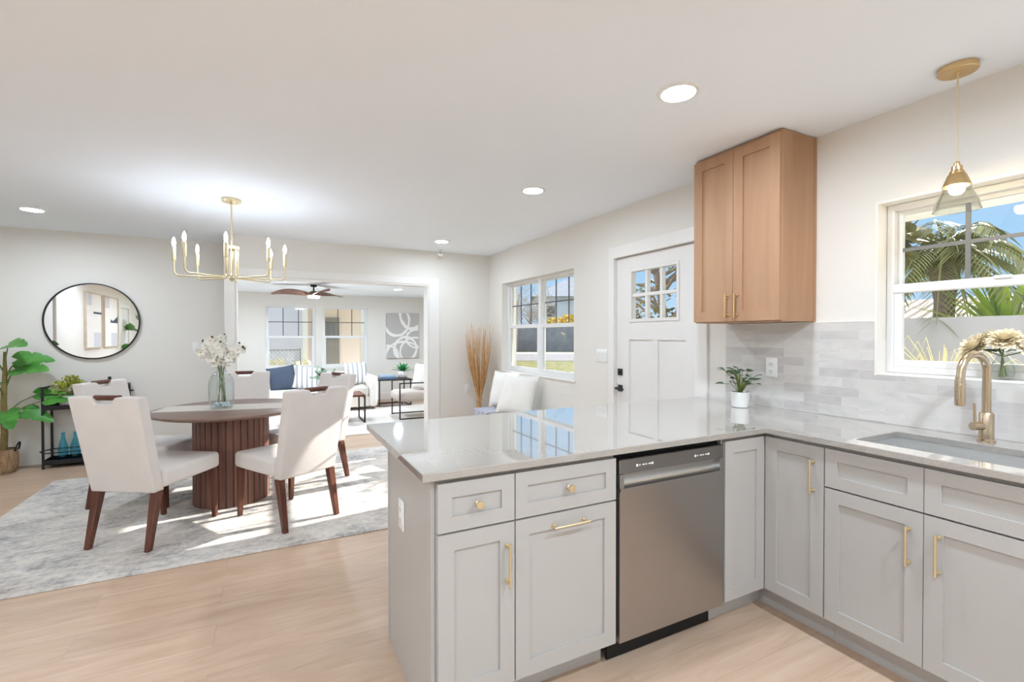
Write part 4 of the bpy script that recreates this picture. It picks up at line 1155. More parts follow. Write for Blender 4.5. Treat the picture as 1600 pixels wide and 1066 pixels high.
dup(chA, (-2.67, 2.50, RZ), face(-0.5, 0.866), 'grey linen dining chair at front right, its back to the peninsula')
dup(chA, (-3.64, 3.36, RZ), face(0.91, -0.41), 'grey linen dining chair half hidden behind the front left chair, beside the bar cart')
dup(chA, (-2.50, 3.31, RZ), face(-0.86, -0.5), 'grey linen dining chair with sunlit side, between table and cased opening')
dup(chA, (-3.02, 3.74, RZ), face(-0.06, -1.0), 'grey linen dining chair on the far side of the table behind the vase')

# ------------------------------------------------------------------ mirror, bar cart, plants
mr = thing('round_mirror', 'round wall mirror in a thin black frame above the bar cart', 'mirror', (-4.478, YL - 0.001, 1.518))
RM = Matrix.Rotation(PI / 2, 4, 'X')
mb = MB(); mb.lathe([(0, 0.0), (0.402, 0.0), (0.402, 0.02), (0, 0.02)], 96, mat=RM); mb.build('glass', 'mirror', mr, smooth=0)
mb = MB(); mb.lathe([(0.400, 0.0), (0.412, 0.0), (0.414, 0.004), (0.414, 0.03), (0.410, 0.032), (0.403, 0.032), (0.401, 0.028), (0.4025, 0.0205)], 96, mat=RM); mb.build('frame', 'black_metal', mr)

bc = thing('bar_cart', 'black metal two-shelf bar cart against the wall under the mirror', 'cart', (-4.82, 4.985, 0.0))
CW, CD, CH_ = 0.655, 0.23, 0.835
mb = MB(); s = 0.018
for x in (0, CW):
    mb.bar((x, 0, 0), (x, 0, CH_), s); mb.bar((x, CD, 0), (x, CD, CH_), s); mb.bar((x, 0, CH_ - s / 2), (x, CD, CH_ - s / 2), s)
mb.build('frame', 'black_metal', bc, smooth=0)
for z in (0.04, 0.60):
    mb = MB(); mb.box((0.005, 0.005, z), (CW - 0.005, CD - 0.005, z + 0.006)); mb.box((0, -0.006, z - 0.002), (CW, 0.002, z + 0.045)); mb.box((0, CD - 0.002, z - 0.002), (CW, CD + 0.006, z + 0.045)); mb.box((-0.006, 0, z - 0.002), (0.002, CD, z + 0.045)); mb.box((CW - 0.002, 0, z - 0.002), (CW + 0.006, CD, z + 0.045))
    mb.build('shelf', 'black_metal', bc, smooth=0)
for z in (0.16, 0.755):
    mb = MB(); e = 0.06
    mb.tube([(-e, CD * 0.5, z), (0, -0.006, z), (CW, -0.006, z), (CW + e, CD * 0.5, z), (CW, CD + 0.006, z), (0, CD + 0.006, z)], 0.006, 8, closed=True)
    mb.build('rail', 'black_metal', bc)
bt = thing('glass_bottle', 'blue glass swing-top bottle on the lower cart shelf, the left one', 'bottle', (-4.695, 5.09, 0.0465), 0, 'blue bottles on the bar cart')
mb = MB(); mb.lathe([(0, 0), (0.040, 0), (0.043, 0.004), (0.043, 0.13), (0.040, 0.155), (0.028, 0.205), (0.018, 0.245), (0.016, 0.285), (0.019, 0.290), (0.019, 0.300), (0.014, 0.300), (0.013, 0.25), (0.024, 0.205), (0.036, 0.155), (0.039, 0.13), (0.039, 0.01), (0, 0.008)], 28); mb.build('bottle', 'blue_glass', bt)
mb = MB(); mb.lathe([(0, 0.301), (0.012, 0.301), (0.014, 0.308), (0.011, 0.318), (0, 0.32)], 14); mb.build('stopper', 'clear_glass', bt)
dup(bt, (-4.595, 5.085, 0.0465), 0, 'blue glass swing-top bottle on the lower cart shelf, next to the chair')
fb = thing('flower_bowl', 'white ceramic bowl of yellow-green foliage on top of the bar cart', 'potted plant', (-4.625, 5.08, 0.6065))
mb = MB(); mb.lathe([(0, 0), (0.05, 0), (0.068, 0.02), (0.078, 0.06), (0.078, 0.09), (0.073, 0.09), (0.072, 0.06), (0.06, 0.075), (0, 0.075)], 32); mb.build('bowl', 'ceramic_white', fb)
mb = MB(); random.seed(11)
for k in range(260):
    th_ = random.uniform(0, 2 * PI); ph = random.uniform(0.05, 1.45); rr_ = random.uniform(0.07, 0.125)
    d = V((math.sin(ph) * math.cos(th_), math.sin(ph) * math.sin(th_), math.cos(ph)))
    mb.leaf(V((0, 0, 0.08)) + V((d.x * rr_ * 1.05, d.y * rr_ * 0.95, d.z * rr_ * 1.15)), d + V((random.uniform(-.6, .6), random.uniform(-.6, .6), random.uniform(-.2, .6))), V((random.uniform(-1, 1), -0.6, 1)), 0.026, 0.019, 0.1, 0.2, 4)
for k in range(14):
    a = 2 * PI * k / 14; mb.tube([(0, 0, 0.07), (0.06 * math.cos(a), 0.06 * math.sin(a), 0.15)], 0.0015, 4)
mb.build('foliage', 'leaf_yellow', fb); fb.scale = (1.32, 1.2, 1.42)
wb = thing('wine_bottle', 'dark bottle standing at the back of the bar cart top shelf', 'bottle', (-4.32, 5.14, 0.6065))
mb = MB(); mb.lathe([(0, 0), (0.034, 0), (0.037, 0.005), (0.037, 0.18), (0.032, 0.21), (0.015, 0.245), (0.0135, 0.30), (0, 0.30)], 24); mb.build('bottle', 'black_matte', wb)
mb = MB(); mb.lathe([(0.0142, 0.262), (0.0152, 0.262), (0.0152, 0.306), (0, 0.307)], 18); mb.build('foil_cap', 'black_metal', wb)
tr = MB().box((-4.785, 5.03, 0.6065), (-4.70, 5.15, 0.622), 0.003, 1).build('coaster_box', 'black_matte'); tag(tr, 'small flat black box on the left of the cart top shelf', 'box')

# big leafy plant at the left edge
pl = thing('potted_plant', 'tall split-leaf plant in a woven basket left of the bar cart', 'potted plant', (-5.13, 5.03, 0.0))
mb = MB(); mb.lathe([(0, 0), (0.085, 0), (0.10, 0.02), (0.112, 0.09), (0.112, 0.17), (0.102, 0.23), (0.094, 0.23), (0.10, 0.17), (0.1, 0.16), (0, 0.16)], 36); mb.build('basket', 'basket', pl)
for s_ in (-1, 1):
    mb = MB(); mb.tube([V((s_ * 0.098, dy * 0.04, 0.21)) + V((s_ * 0.02 * math.sin(t_), 0, 0)) for dy, t_ in ((-1, 0),)] + [V((s_ * (0.10 + 0.02 * math.sin(PI * i / 8)), -0.04 * math.cos(PI * i / 8), 0.215 + 0.075 * math.sin(PI * i / 8))) for i in range(9)], 0.008, 8); mb.build('basket_handle', 'black_matte', pl)
mb = MB(); mb.tube([(0, 0, 0.15), (0.012, 0.0, 0.4), (0.008, 0, 0.7), (0.02, 0, 1.0), (0.02, 0, 1.2)], [0.03, 0.027, 0.024, 0.018, 0.01], 12); mb.build('trunk', 'stem_brown', pl)
mb = MB(); sp_ = MB()
for (an, z0, L, up, sz) in ((-20, 0.95, 0.10, 0.55, 0.30), (15, 1.05, 0.10, 0.5, 0.29), (200, 1.0, 0.2, 0.5, 0.30), (-70, 0.62, 0.12, 0.1, 0.28), (-15, 0.60, 0.16, 0.15, 0.26), (10, 0.72, 0.24, 0.35, 0.23), (-8, 0.68, 0.34, 0.32, 0.26), (150, 0.7, 0.22, 0.3, 0.28), (-95, 0.85, 0.14, 0.4, 0.27), (-50, 1.15, 0.08, 0.75, 0.26), (230, 1.15, 0.15, 0.6, 0.28), (-120, 0.6, 0.2, 0.2, 0.28)):
    a = math.radians(an); d = V((math.cos(a), math.sin(a) * 0.7, up)); p0 = V((0.012, 0, z0 - 0.15)); p1 = p0 + V((d.x * L, d.y * L, 0.12 + up * 0.2))
    sp_.tube([p0, p0.lerp(p1, 0.5) + V((0, 0, 0.03)), p1], [0.008, 0.006, 0.004], 7)
    dd2 = V((d.x, d.y, 0.15 if up > 0.3 else -0.25))
    mb.leaf(p1, dd2, V((d.x * 0.2, -0.75, 0.8)), sz, sz * 0.82, 0.45, 0.12, 18, slits=1, heart=0.16)
mb.build('leaves', 'leaf_green', pl); sp_.build('leaf_stems', 'stem_green', pl)
mp = dup(pl, (-5.62, -3.0, 0), 0.5, 'tall split-leaf plant in a woven basket behind the viewer, seen at the mirror edge', None); mp.scale = (1.3, 1.3, 1.45)

# art panels on the left wall (seen in the mirror)
def art(y0, y1, label, kind):
    r = thing('wall_art', label, 'artwork', (XL0 + 0.002, (y0 + y1) / 2, 1.675), PI / 2, 'tall framed abstract art panels')
    w = (y1 - y0); hh = 1.14
    mb = MB(); mb.cells((-w / 2, -w / 2 + 0.02, w / 2 - 0.02, w / 2), (-hh / 2, -hh / 2 + 0.02, hh / 2 - 0.02, hh / 2), lambda u, v: not (abs(u) < w / 2 - 0.02 and abs(v) < hh / 2 - 0.02), -0.04, 0, 'Y'); mb.build('frame', 'frame_oak', r, smooth=0)
    MB().box((-w / 2 + 0.02, -0.02, -hh / 2 + 0.02), (w / 2 - 0.02, -0.004, hh / 2 - 0.02)).build('canvas', 'canvas_white', r, smooth=0)
    mb = MB()
    if kind == 0:
        mb.box((-w / 2 + 0.02, -0.0215, 0.14), (0.02, -0.02, 0.18)); nm = 'navy_fabric'
    else:
        mb.prism([(-w / 2 + 0.02, -0.02), (0.05, -0.02), (0.02, 0.06), (-0.15, 0.02), (-w / 2 + 0.02, 0.14)], -0.0215, -0.02, 'Y'); nm = 'navy_fabric'
    mb.build('dark_shape', nm, r, smooth=0)
    mb = MB(); mb.box((-w / 2 + 0.02, -0.021, -hh / 2 + 0.02), (0.0, -0.02, -0.25)); mb.box((0.12, -0.021, 0.30), (w / 2 - 0.02, -0.02, hh / 2 - 0.02)); mb.build('grey_shape', 'galvanised_paint', r, smooth=0)
art(-1.25, -0.22, 'tall abstract art panel with a dark bar, left one seen in the round mirror', 0)
art(-2.48, -1.40, 'tall abstract art panel with a navy hill shape, right one seen in the round mirror', 1)

# ------------------------------------------------------------------ bench, cushions, reeds by the dining window
bn = thing('bench', 'low upholstered bench on wooden legs under the dining window', 'bench', (0, 0, 0))
BX0, BX1, BY0, BY1 = -0.50, -0.06, 2.75, 4.0
MB().box((BX0, BY0, 0.34), (BX1, BY1, 0.45), 0.03, 3).build('seat', 'bench_fabric', bn, smooth=60)
for x in (BX0 + 0.04, BX1 - 0.04):
    for y in (BY0 + 0.06, BY1 - 0.04): MB().taper((x, y, 0), (x, y, 0.342), 0.028, 0.042).build('leg', 'maple', bn)
cu = thing('throw_pillow', 'white cushion leaning on the wall at the far end of the bench', 'cushion', (-0.165, 3.84, 0.685), -PI / 2 + 0.3, 'white cushions on the bench')
PM = Matrix.Rotation(math.radians(-14), 4, 'X')
MB().pillow(0.46, 0.46, 0.15, mat=PM).build('cover', 'cushion_white', cu, smooth=80)
cu2 = thing('throw_pillow', 'white cushion nearer the viewer, leaning in front of the other on the bench', 'cushion', (-0.235, 3.36, 0.68), -PI / 2 + 0.55, 'white cushions on the bench')
MB().pillow(0.48, 0.48, 0.16, mat=Matrix.Rotation(math.radians(-18), 4, 'X') @ Matrix.Rotation(0.06, 4, 'Y')).build('cover', 'cushion_white', cu2, smooth=80)
mb = MB()
def throw(u, v):
    y = 3.58 + 0.40 * v; x = BX1 - 0.20 - u * 0.62
    z = 0.458 + 0.010 * math.sin(v * 16)
    if x < BX0 - 0.006: z = 0.458 - (BX0 - 0.006 - x) * 1.0; x = BX0 - 0.012 - 0.010 * (1 + math.sin(v * 16 + 0.5))
    return V((x, y, z))
mb.grid(throw, 30, 40, 0.010); o = mb.build('throw_blanket', 'throw_grey', smooth=60); tag(o, 'lavender grey throw blanket draped over the far end of the bench', 'blanket')
rv = thing('reed_bundle', 'bundle of dried tan reeds standing in the corner beside the bench', 'dried reeds', (-0.26, 4.40, 0.0))
mb = MB(); random.seed(21)
for k in range(70):
    a = random.uniform(0, 2 * PI); r0 = 0.028 * math.sqrt(random.random()); L = random.uniform(1.2, 1.52); sp2 = random.uniform(0.04, 0.25)
    a2 = a + random.uniform(-0.5, 0.5)
    p0 = V((r0 * math.cos(a) * 1.4, r0 * math.sin(a) * 1.4, 0.0)); pt_ = V((r0 * math.cos(a), r0 * math.sin(a), 0.50))
    top = V((sp2 * math.cos(a2), sp2 * math.sin(a2) * 0.75, L)); mid = pt_.lerp(top, 0.5) + V((0.02 * math.cos(a2), 0.02 * math.sin(a2), 0.02))
    w = random.uniform(0.003, 0.0055)
    mb.tube([p0, pt_, mid, mid.lerp(top, 0.5) + V((random.uniform(-.012, .012), random.uniform(-.012, .012), 0)), top], [w, w, w * 0.9, w * 0.7, w * 0.35], 5)
mb.build('reeds', 'reed', rv)
mb = MB(); mb.lathe([(0.036, 0.49), (0.0395, 0.492), (0.0395, 0.508), (0.036, 0.51)], 20); mb.build('tie_band', 'jute', rv)

# ------------------------------------------------------------------ things on the kitchen counter and sill
pp = thing('potted_plant', 'small dark green plant in a white pot on the countertop corner', 'potted plant', (-0.175, 0.50, CT + 0.0006))
mb = MB(); mb.lathe([(0, 0), (0.044, 0), (0.048, 0.004), (0.055, 0.09), (0.055, 0.095), (0.050, 0.095), (0.049, 0.085), (0, 0.085)], 32); mb.build('pot', 'ceramic_white', pp)
mb = MB(); mb.lathe([(0, 0.0862), (0.0485, 0.0858)], 24); mb.build('soil', 'soil', pp)
mb = MB(); sp_ = MB(); random.seed(5)
for k in range(34):
    a = 2 * PI * k * 0.381966; rr_ = 0.03 + 0.075 * random.random(); z = 0.12 + 0.14 * random.random() * (1 - rr_ * 3) + 0.02
    p1 = V((rr_ * math.cos(a), rr_ * math.sin(a), z)); sp_.tube([(0.006 * math.cos(a), 0.006 * math.sin(a), 0.085), p1 * 0.5 + V((0, 0, 0.07)), p1], 0.0017, 5)
    d = V((math.cos(a), math.sin(a), random.uniform(-0.1, 0.5))); mb.leaf(p1 - d * 0.01, d, V((d.x * 0.3, d.y * 0.3 - 0.3, 1)), random.uniform(0.045, 0.06), random.uniform(0.034, 0.044), 0.4, 0.2, 6)
mb.build('leaves', 'leaf_dark', pp); sp_.build('leaf_stems', 'stem_green', pp)

sv = thing('glass_vase', 'small round clear glass vase on the kitchen window sill', 'vase', (0.042, -0.615, KW[2] + 0.0125))
mb = MB(); mb.lathe([(0, 0), (0.028, 0), (0.036, 0.012), (0.041, 0.035), (0.039, 0.055), (0.028, 0.078), (0.019, 0.092), (0.018, 0.104), (0.022, 0.115), (0.020, 0.115), (0.0165, 0.104), (0.0175, 0.091), (0.0265, 0.076), (0.037, 0.055), (0.039, 0.035), (0.034, 0.014), (0, 0.006)], 32); mb.build('bottle', 'clear_glass', sv)
fl = thing('carnation_bunch', 'bunch of large cream ruffled flowers in the sill vase', 'flowers', (0.042, -0.615, KW[2] + 0.0125))
mb = MB(); gl_ = MB(); st = MB(); random.seed(9)
heads = [((-0.03, 0.085, 0.15), (-0.55, 0.60, 0.58), 0.082), ((-0.045, -0.02, 0.185), (-0.5, -0.05, 0.86), 0.075), ((-0.02, -0.115, 0.145), (-0.5, -0.65, 0.55), 0.080), ((0.02, 0.03, 0.19), (0.3, 0.2, 0.93), 0.07)]
for (c, nr, R0) in heads:
    c = V(c); nr = V(nr).normalized(); u = nr.orthogonal().normalized(); w = nr.cross(u)
    for ring_ in range(6):
        cnt = 8 + ring_ * 4; tilt = 1.3 - ring_ * 0.24
        for k in range(cnt):
            a = 2 * PI * (k + 0.5 * (ring_ % 2)) / cnt + random.uniform(-0.1, 0.1); d = (u * math.cos(a) + w * math.sin(a)) * math.cos(tilt) + nr * math.sin(tilt)
            mb.leaf(c - nr * 0.02, d, nr, R0 * random.uniform(0.8, 1.05) * (0.72 + 0.06 * ring_), R0 * 0.42, 0.15, 0.3, 5)
    st.tube([(random.uniform(-0.015, 0.015), random.uniform(-0.015, 0.015), 0.012), (0, 0, 0.10), c - nr * 0.02], 0.003, 6)
for k in range(9):
    a = random.uniform(0, 2 * PI); d = V((math.cos(a), math.sin(a), 0.3)); gl_.leaf(V((d.x * 0.012, d.y * 0.012, 0.118)), d, V((-0.3, 0, 1)), 0.06, 0.034, 0.3, 0.2, 6)
mb.build('petals', 'petal_cream', fl); gl_.build('leaves', 'leaf_deep', fl); st.build('stem', 'stem_green', fl)

# ------------------------------------------------------------------ far room
lr = MB().box((-3.6, 5.25, 0.0), (0.1, 7.7, 0.010), 0.003, 1).build('area_rug', 'rug_living', smooth=0)
tag(lr, 'pale beige area rug on the floor of the far room', 'rug')
so = thing('sofa', 'long cream upholstered sofa under the far room windows', 'sofa', (0, 0, 0))
SX_0, SX_1, SY0, SY1 = -3.55, -0.99, 7.42, 8.42
MB().box((SX_0 + 0.17, SY0 + 0.02, 0.06), (SX_1 - 0.14, SY1 - 0.05, 0.26), 0.03, 3).build('base', 'sofa_fabric', so, smooth=60)
for k in range(2):
    xa = SX_0 + 0.155 + k * 1.128; MB().box((xa, SY0, 0.26), (xa + 1.12, SY1 - 0.30, 0.41), 0.04, 4).build('seat_cushion', 'sofa_fabric', so, smooth=60)
    MB().box((xa, SY1 - 0.34, 0.40), (xa + 1.12, SY1 - 0.12, 0.66), 0.06, 4).build('back_cushion', 'sofa_fabric', so, smooth=60)
MB().box((SX_0 + 0.05, SY1 - 0.16, 0.06), (SX_1 - 0.05, SY1, 0.66), 0.03, 3).build('backrest', 'sofa_fabric', so, smooth=60)
for x in (SX_0, SX_1 - 0.15): MB().box((x, SY0 - 0.02, 0.06), (x + 0.15, SY1 - 0.02, 0.62), 0.05, 4).build('armrest', 'sofa_fabric', so, smooth=60)
for x in (SX_0 + 0.08, SX_1 - 0.08):
    for y in (SY0 + 0.06, SY1 - 0.1): MB().taper((x, y, 0), (x, y, 0.062), 0.03, 0.04).build('foot', 'walnut', so)
def cushion(x, y, z, w, t_, lean, turn, roll, mat, label, group=None):
    r = thing('throw_pillow', label, 'cushion', (x, y, z), turn, group)
    MB().pillow(w, w, t_, mat=Matrix.Rotation(math.radians(lean), 4, 'X') @ Matrix.Rotation(roll, 4, 'Y')).build('cover', mat, r, smooth=80)
    return r
cushion(-2.56, 7.80, 0.60, 0.45, 0.17, -16, 0.10, -0.15, 'navy_fabric', 'navy blue cushion on the sofa under the left far window')
cushion(-2.18, 7.76, 0.60, 0.42, 0.16, -18, -0.10, 0.20, 'pillow_stripe', 'grey striped cushion leaning beside the navy cushion on the sofa', 'striped sofa cushions')
cushion(-1.31, 7.86, 0.645, 0.43, 0.17, -14, 0.05, -0.03, 'pillow_stripe', 'grey striped cushion at the right end of the sofa above the knit throw', 'striped sofa cushions')
mb = MB()
def knit(u, v):
    x = -1.62 + 0.46 * v + 0.03 * math.sin(u * 5); s_ = u * 0.93
    y, z = 8.0 - s_, 0.422 + 0.02 * math.sin(v * 9 + u * 3)
    yf_ = SY0 - 0.006
    if y < yf_: z = 0.422 - (yf_ - y) * 1.0 + 0.0; y = yf_ - 0.012 - 0.014 * (1 + math.sin(v * 11))
    return V((x, y, z))
mb.grid(knit, 40, 30, 0.014); o = mb.build('throw_blanket', 'knit', smooth=60); tag(o, 'cream chunky knit throw over the right seat of the sofa', 'blanket')
# coffee table
cf = thing('coffee_table', 'low coffee table with wood top and black frame before the sofa', 'table', (0, 0, 0))
CX0, CX1, CY0, CY1 = -2.55, -1.44, 6.10, 6.66
MB().box((CX0, CY0, 0.415), (CX1, CY1, 0.445), 0.003, 1).build('tabletop', 'walnut', cf, smooth=0)
for x in (CX0 + 0.012, CX1 - 0.012):
    mb = MB(); mb.bar((x, CY0 + 0.012, 0.0102), (x, CY0 + 0.012, 0.415), 0.022); mb.bar((x, CY1 - 0.012, 0.0102), (x, CY1 - 0.012, 0.415), 0.022); mb.bar((x, CY0, 0.0212), (x, CY1, 0.0212), 0.022); mb.bar((x, CY0, 0.404), (x, CY1, 0.404), 0.022); mb.build('leg', 'black_metal', cf, smooth=0)
ev = thing('glass_vase', 'clear glass vase holding eucalyptus on the coffee table', 'vase', (-1.93, 6.40, 0.4455))
mb = MB(); mb.lathe([(0, 0), (0.05, 0), (0.065, 0.01), (0.075, 0.06), (0.07, 0.13), (0.045, 0.19), (0.04, 0.22), (0.037, 0.22), (0.042, 0.188), (0.067, 0.13), (0.071, 0.06), (0.06, 0.014), (0, 0.01)], 28); mb.build('bottle', 'vase_glass', ev)
eu = thing('eucalyptus_stems', 'grey-green eucalyptus sprigs in the coffee table vase', 'plant', (-1.93, 6.40, 0.4455))
mb = MB(); st = MB(); random.seed(15)
for k in range(13):
    a = random.uniform(0, 2 * PI); e = V((math.cos(a) * random.uniform(0.08, 0.26), math.sin(a) * 0.14, random.uniform(0.26, 0.46)))
    st.tube([(0, 0, 0.02), (e.x * 0.15, e.y * 0.15, 0.22), e], 0.003, 5)
    for i in range(14):
        p = V((e.x * 0.15, e.y * 0.15, 0.22)).lerp(e, (i + 1) / 14.0); a2 = random.uniform(0, 2 * PI)
        mb.leaf(p, V((math.cos(a2), math.sin(a2), 0.3)), V((0, -1, 0.8)), 0.055, 0.045, 0.2, 0.1, 5)
mb.build('leaves', 'leaf_sage', eu); st.build('stem', 'stem_green', eu)
# side table
sd = thing('side_table', 'square black metal side table between sofa and armchair', 'table', (0, 0, 0))
TX0, TX1, TY0_, TY1_ = -0.93, -0.31, 7.62, 8.15
mb = MB(); mb.box((TX0, TY0_, 0.50), (TX1, TY1_, 0.525), 0.002, 1); mb.build('tabletop', 'black_metal', sd, smooth=0)
for x in (TX0 + 0.012, TX1 - 0.012):
    mb = MB(); mb.bar((x, TY0_ + 0.012, 0.0), (x, TY0_ + 0.012, 0.5), 0.02); mb.bar((x, TY1_ - 0.012, 0.0), (x, TY1_ - 0.012, 0.5), 0.02); mb.bar((x, TY0_, 0.011), (x, TY1_, 0.011), 0.02); mb.build('leg', 'black_metal', sd, smooth=0)
for yy in (TY1_ - 0.012, TY0_ + 0.012): MB().bar((TX0 + 0.02, yy, 0.011), (TX1 - 0.02, yy, 0.011), 0.02).build('base_rail', 'black_metal', sd, smooth=0)
for k, (mname, lab, w_, z) in enumerate((('book_blue', 'blue book at the bottom of the two on the side table', 0.30, 0.5255), ('book_light', 'pale blue book lying on top of the other on the side table', 0.27, 0.5605))):
    r = thing('book', lab, 'book', (-0.73, 7.84, z), 0.05 * k, 'books on the side table')
    mb = MB(); mb.box((-w_ / 2, -0.10, 0), (w_ / 2, 0.10, 0.004)); mb.box((-w_ / 2, -0.10, 0.030), (w_ / 2, 0.10, 0.034)); mb.box((-w_ / 2, -0.10, 0.004), (w_ / 2, -0.096, 0.030)); mb.build('cover', mname, r, smooth=0)
    MB().box((-w_ / 2 + 0.006, -0.0955, 0.0042), (w_ / 2 - 0.006, 0.094, 0.0298)).build('pages', 'paper', r, smooth=0)
gp = thing('potted_plant', 'bright green leafy plant in a round white pot on the side table', 'potted plant', (-0.42, 7.86, 0.5255))
mb = MB(); mb.lathe([(0, 0), (0.06, 0), (0.085, 0.02), (0.10, 0.07), (0.095, 0.12), (0.085, 0.14), (0.078, 0.14), (0.088, 0.115), (0, 0.11)], 32); mb.build('pot', 'ceramic_white', gp)
mb = MB(); random.seed(2)
for k in range(26):
    a = 2 * PI * k * 0.381966; el = 0.25 + 1.1 * (k / 26.0); d = V((math.cos(a) * math.cos(el), math.sin(a) * math.cos(el), math.sin(el)))
    mb.leaf(V((0, 0, 0.12)), d, V((-d.x, -d.y, 1)), random.uniform(0.20, 0.30), 0.06, 0.45, 0.25, 8)
mb.build('leaves', 'leaf_fake_green', gp)
# armchair, partly hidden by the opening
ac = thing('armchair', 'black metal frame armchair with a sling of tan cushions in the far room', 'armchair', (-0.50, 6.40, 0.0102), math.radians(88))
mb = MB(); s = 0.018
for x in (-0.32, 0.32):
    mb.bar((x, 0.40, 0), (x, 0.40, 0.58), s); mb.bar((x, -0.36, 0), (x, -0.36, 0.58), s); mb.bar((x, 0.41, 0.58), (x, -0.37, 0.58), s); mb.bar((x, 0.41, 0.009), (x, -0.37, 0.009), s)
mb.bar((-0.32, -0.36, 0.009), (0.32, -0.36, 0.009), s); mb.bar((-0.32, 0.36, 0.26), (0.32, 0.36, 0.26), s); mb.bar((-0.32, -0.30, 0.22), (0.32, -0.30, 0.22), s)
for x in (-0.31, 0.31): mb.bar((x, -0.36, 0.40), (x, -0.50, 0.80), s)
mb.bar((-0.31, -0.50, 0.80), (0.31, -0.50, 0.80), s)
mb.build('frame', 'black_metal', ac, smooth=0)
MB().box((-0.30, -0.32, 0.272), (0.30, 0.44, 0.43), 0.065, 5).build('seat_cushion', 'tan_fabric', ac, smooth=60)
mb = MB(); mb.box((-0.30, -0.07, 0.0), (0.30, 0.07, 0.50), 0.06, 5, mat=Matrix.Translation((0, -0.36, 0.40)) @ Matrix.Rotation(math.radians(18), 4, 'X')); mb.build('back_cushion', 'tan_fabric', ac, smooth=60)
cushion(-0.42, 6.42, 0.655, 0.44, 0.16, -14, -PI / 2 + 0.7, 0.05, 'cushion_white', 'white cushion leaning on the back of the black-framed armchair')
pt = thing('painting', 'grey canvas with looping white brush rings on the far room wall', 'painting', (-0.19, YF - 0.001, 0.873))
MB().box((-0.35, -0.04, 0.0), (0.35, 0.0, 0.97), 0.003, 1).build('canvas', 'ring_painting', pt, smooth=0)

# ------------------------------------------------------------------ outdoors
GZ = -0.25
MB().cells((-60, -6.2, 0.55, 160), (-60, -4.8, 8.98, 160), lambda x, y: not (-6.2 < x < 0.55 and -4.8 < y < 8.98), GZ - 0.1, GZ).build('ground', 'grass', kind='structure', smooth=0)
MB().box((WT, -5, GZ), (6.0, 0.75, GZ + 0.03)).build('bounce_slab', 'concrete', kind='structure', smooth=0)  # unseen pale slab added to bounce sun up to soffit and window jamb
# street seen through the dining window
def along(c, d0, d1, w0, w1, z0, z1, name, mat):
    f2 = V((0.515, 0.857, 0)).normalized(); s2 = V((f2.y, -f2.x, 0)); o2 = V((-2.775, -1.477, 0))
    mb = MB(); q = [o2 + f2 * d0 + s2 * w0, o2 + f2 * d0 + s2 * w1, o2 + f2 * d1 + s2 * w1, o2 + f2 * d1 + s2 * w0]
    mb.prism([(p.x, p.y) for p in q], z0, z1, 'Z'); return mb.build(name, mat, smooth=0, kind='structure')
along(0, 30, 41, -60, 80, GZ, GZ + 0.02, 'street', 'asphalt')
along(0, 41, 44.5, -60, 80, GZ, GZ + 0.03, 'sidewalk', 'concrete')
along(0, 17.5, 20.5, -12, 12, GZ, GZ + 0.03, 'driveway', 'concrete')
o = along(0, 48, 48.4, -40, 18, GZ, 2.35, 'street_wall', 'hedge_grey')
def onpix(px, depth, z=0.0):
    x = (px - 800) / 743.37
    p = V((-2.775, -1.477, 0)) + V((F_.x + R_.x * x, F_.y + R_.y * x, 0)) * depth
    return V((p.x, p.y, z))
# two-storey house across the street
hp = onpix(903, 62); hs = thing('house', 'pale blue two-storey house with grey hip roof across the street', 'house', (hp.x, hp.y, GZ), math.radians(-30))
MB().box((-4.0, 0, 0), (6, 8, 4.9)).build('wall', 'siding_blue', hs, smooth=0)
mb = MB(); b_ = bmesh.new(); vs_ = [b_.verts.new(p) for p in ((-4.5, -0.5, 4.9), (6.5, -0.5, 4.9), (6.5, 8.5, 4.9), (-4.5, 8.5, 4.9), (-0.5, 4, 7.2), (2.5, 4, 7.2))]
for f in ((0, 1, 5, 4), (1, 2, 5), (2, 3, 4, 5), (3, 0, 4), (3, 2, 1, 0)): b_.faces.new([vs_[i] for i in f])
mb._merge(b_); mb.build('roof', 'roof_grey', hs, smooth=0)
for x in (-2.6, 0.6, 3.6):
    f_ = MB().box((x - 0.5, -0.06, 2.9), (x + 0.5, 0.0, 4.1)).build('window', 'trim_white', hs, smooth=0); MB().box((x - 0.42, -0.075, 2.98), (x + 0.42, -0.06, 4.02)).build('pane', 'muntin_dark', f_, smooth=0)
hs.scale = (1.36, 1.36, 1.36)
# bare trees and yellow shrub
def bare_tree(px, depth, h, label, seed):
    p = onpix(px, depth); r = thing('bare_tree', label, 'tree', (p.x, p.y, GZ), 0, 'bare trees across the street'); random.seed(seed); mb = MB(); tw = MB()
    mb.tube([(0, 0, 0), (0.1, 0, h * 0.45), (0.05, 0.1, h * 0.7)], [0.18, 0.12, 0.07], 7)
    for k in range(34):
        a = random.uniform(0, 2 * PI); z = h * random.uniform(0.3, 0.68); L = h * random.uniform(0.2, 0.4); d = V((math.cos(a), math.sin(a), random.uniform(0.5, 1.3))).normalized()
        p0 = V((0.08, 0.03, z)); p1 = p0 + d * L; tw.tube([p0, p0.lerp(p1, 0.5) + V((0, 0, -0.05)), p1], [0.05, 0.03, 0.012], 5)
        for j in range(4):
            q = p0.lerp(p1, random.uniform(0.4, 1)); e = V((random.uniform(-1, 1), random.uniform(-1, 1), random.uniform(0, 1.2))).normalized(); tw.tube([q, q + e * L * 0.45], [0.02, 0.008], 4)
    mb.build('trunk', 'bark_pale', r); tw.build('branches', 'bark_pale', r)
bare_tree(806, 47, 7.4, 'pale bare tree across the street, leftmost seen through the dining window', 31)
bare_tree(827, 55, 7.6, 'pale bare tree across the street, nearer the blue house', 32)
bare_tree(846, 51, 6.6, 'pale bare tree across the street, right against the blue house', 33)
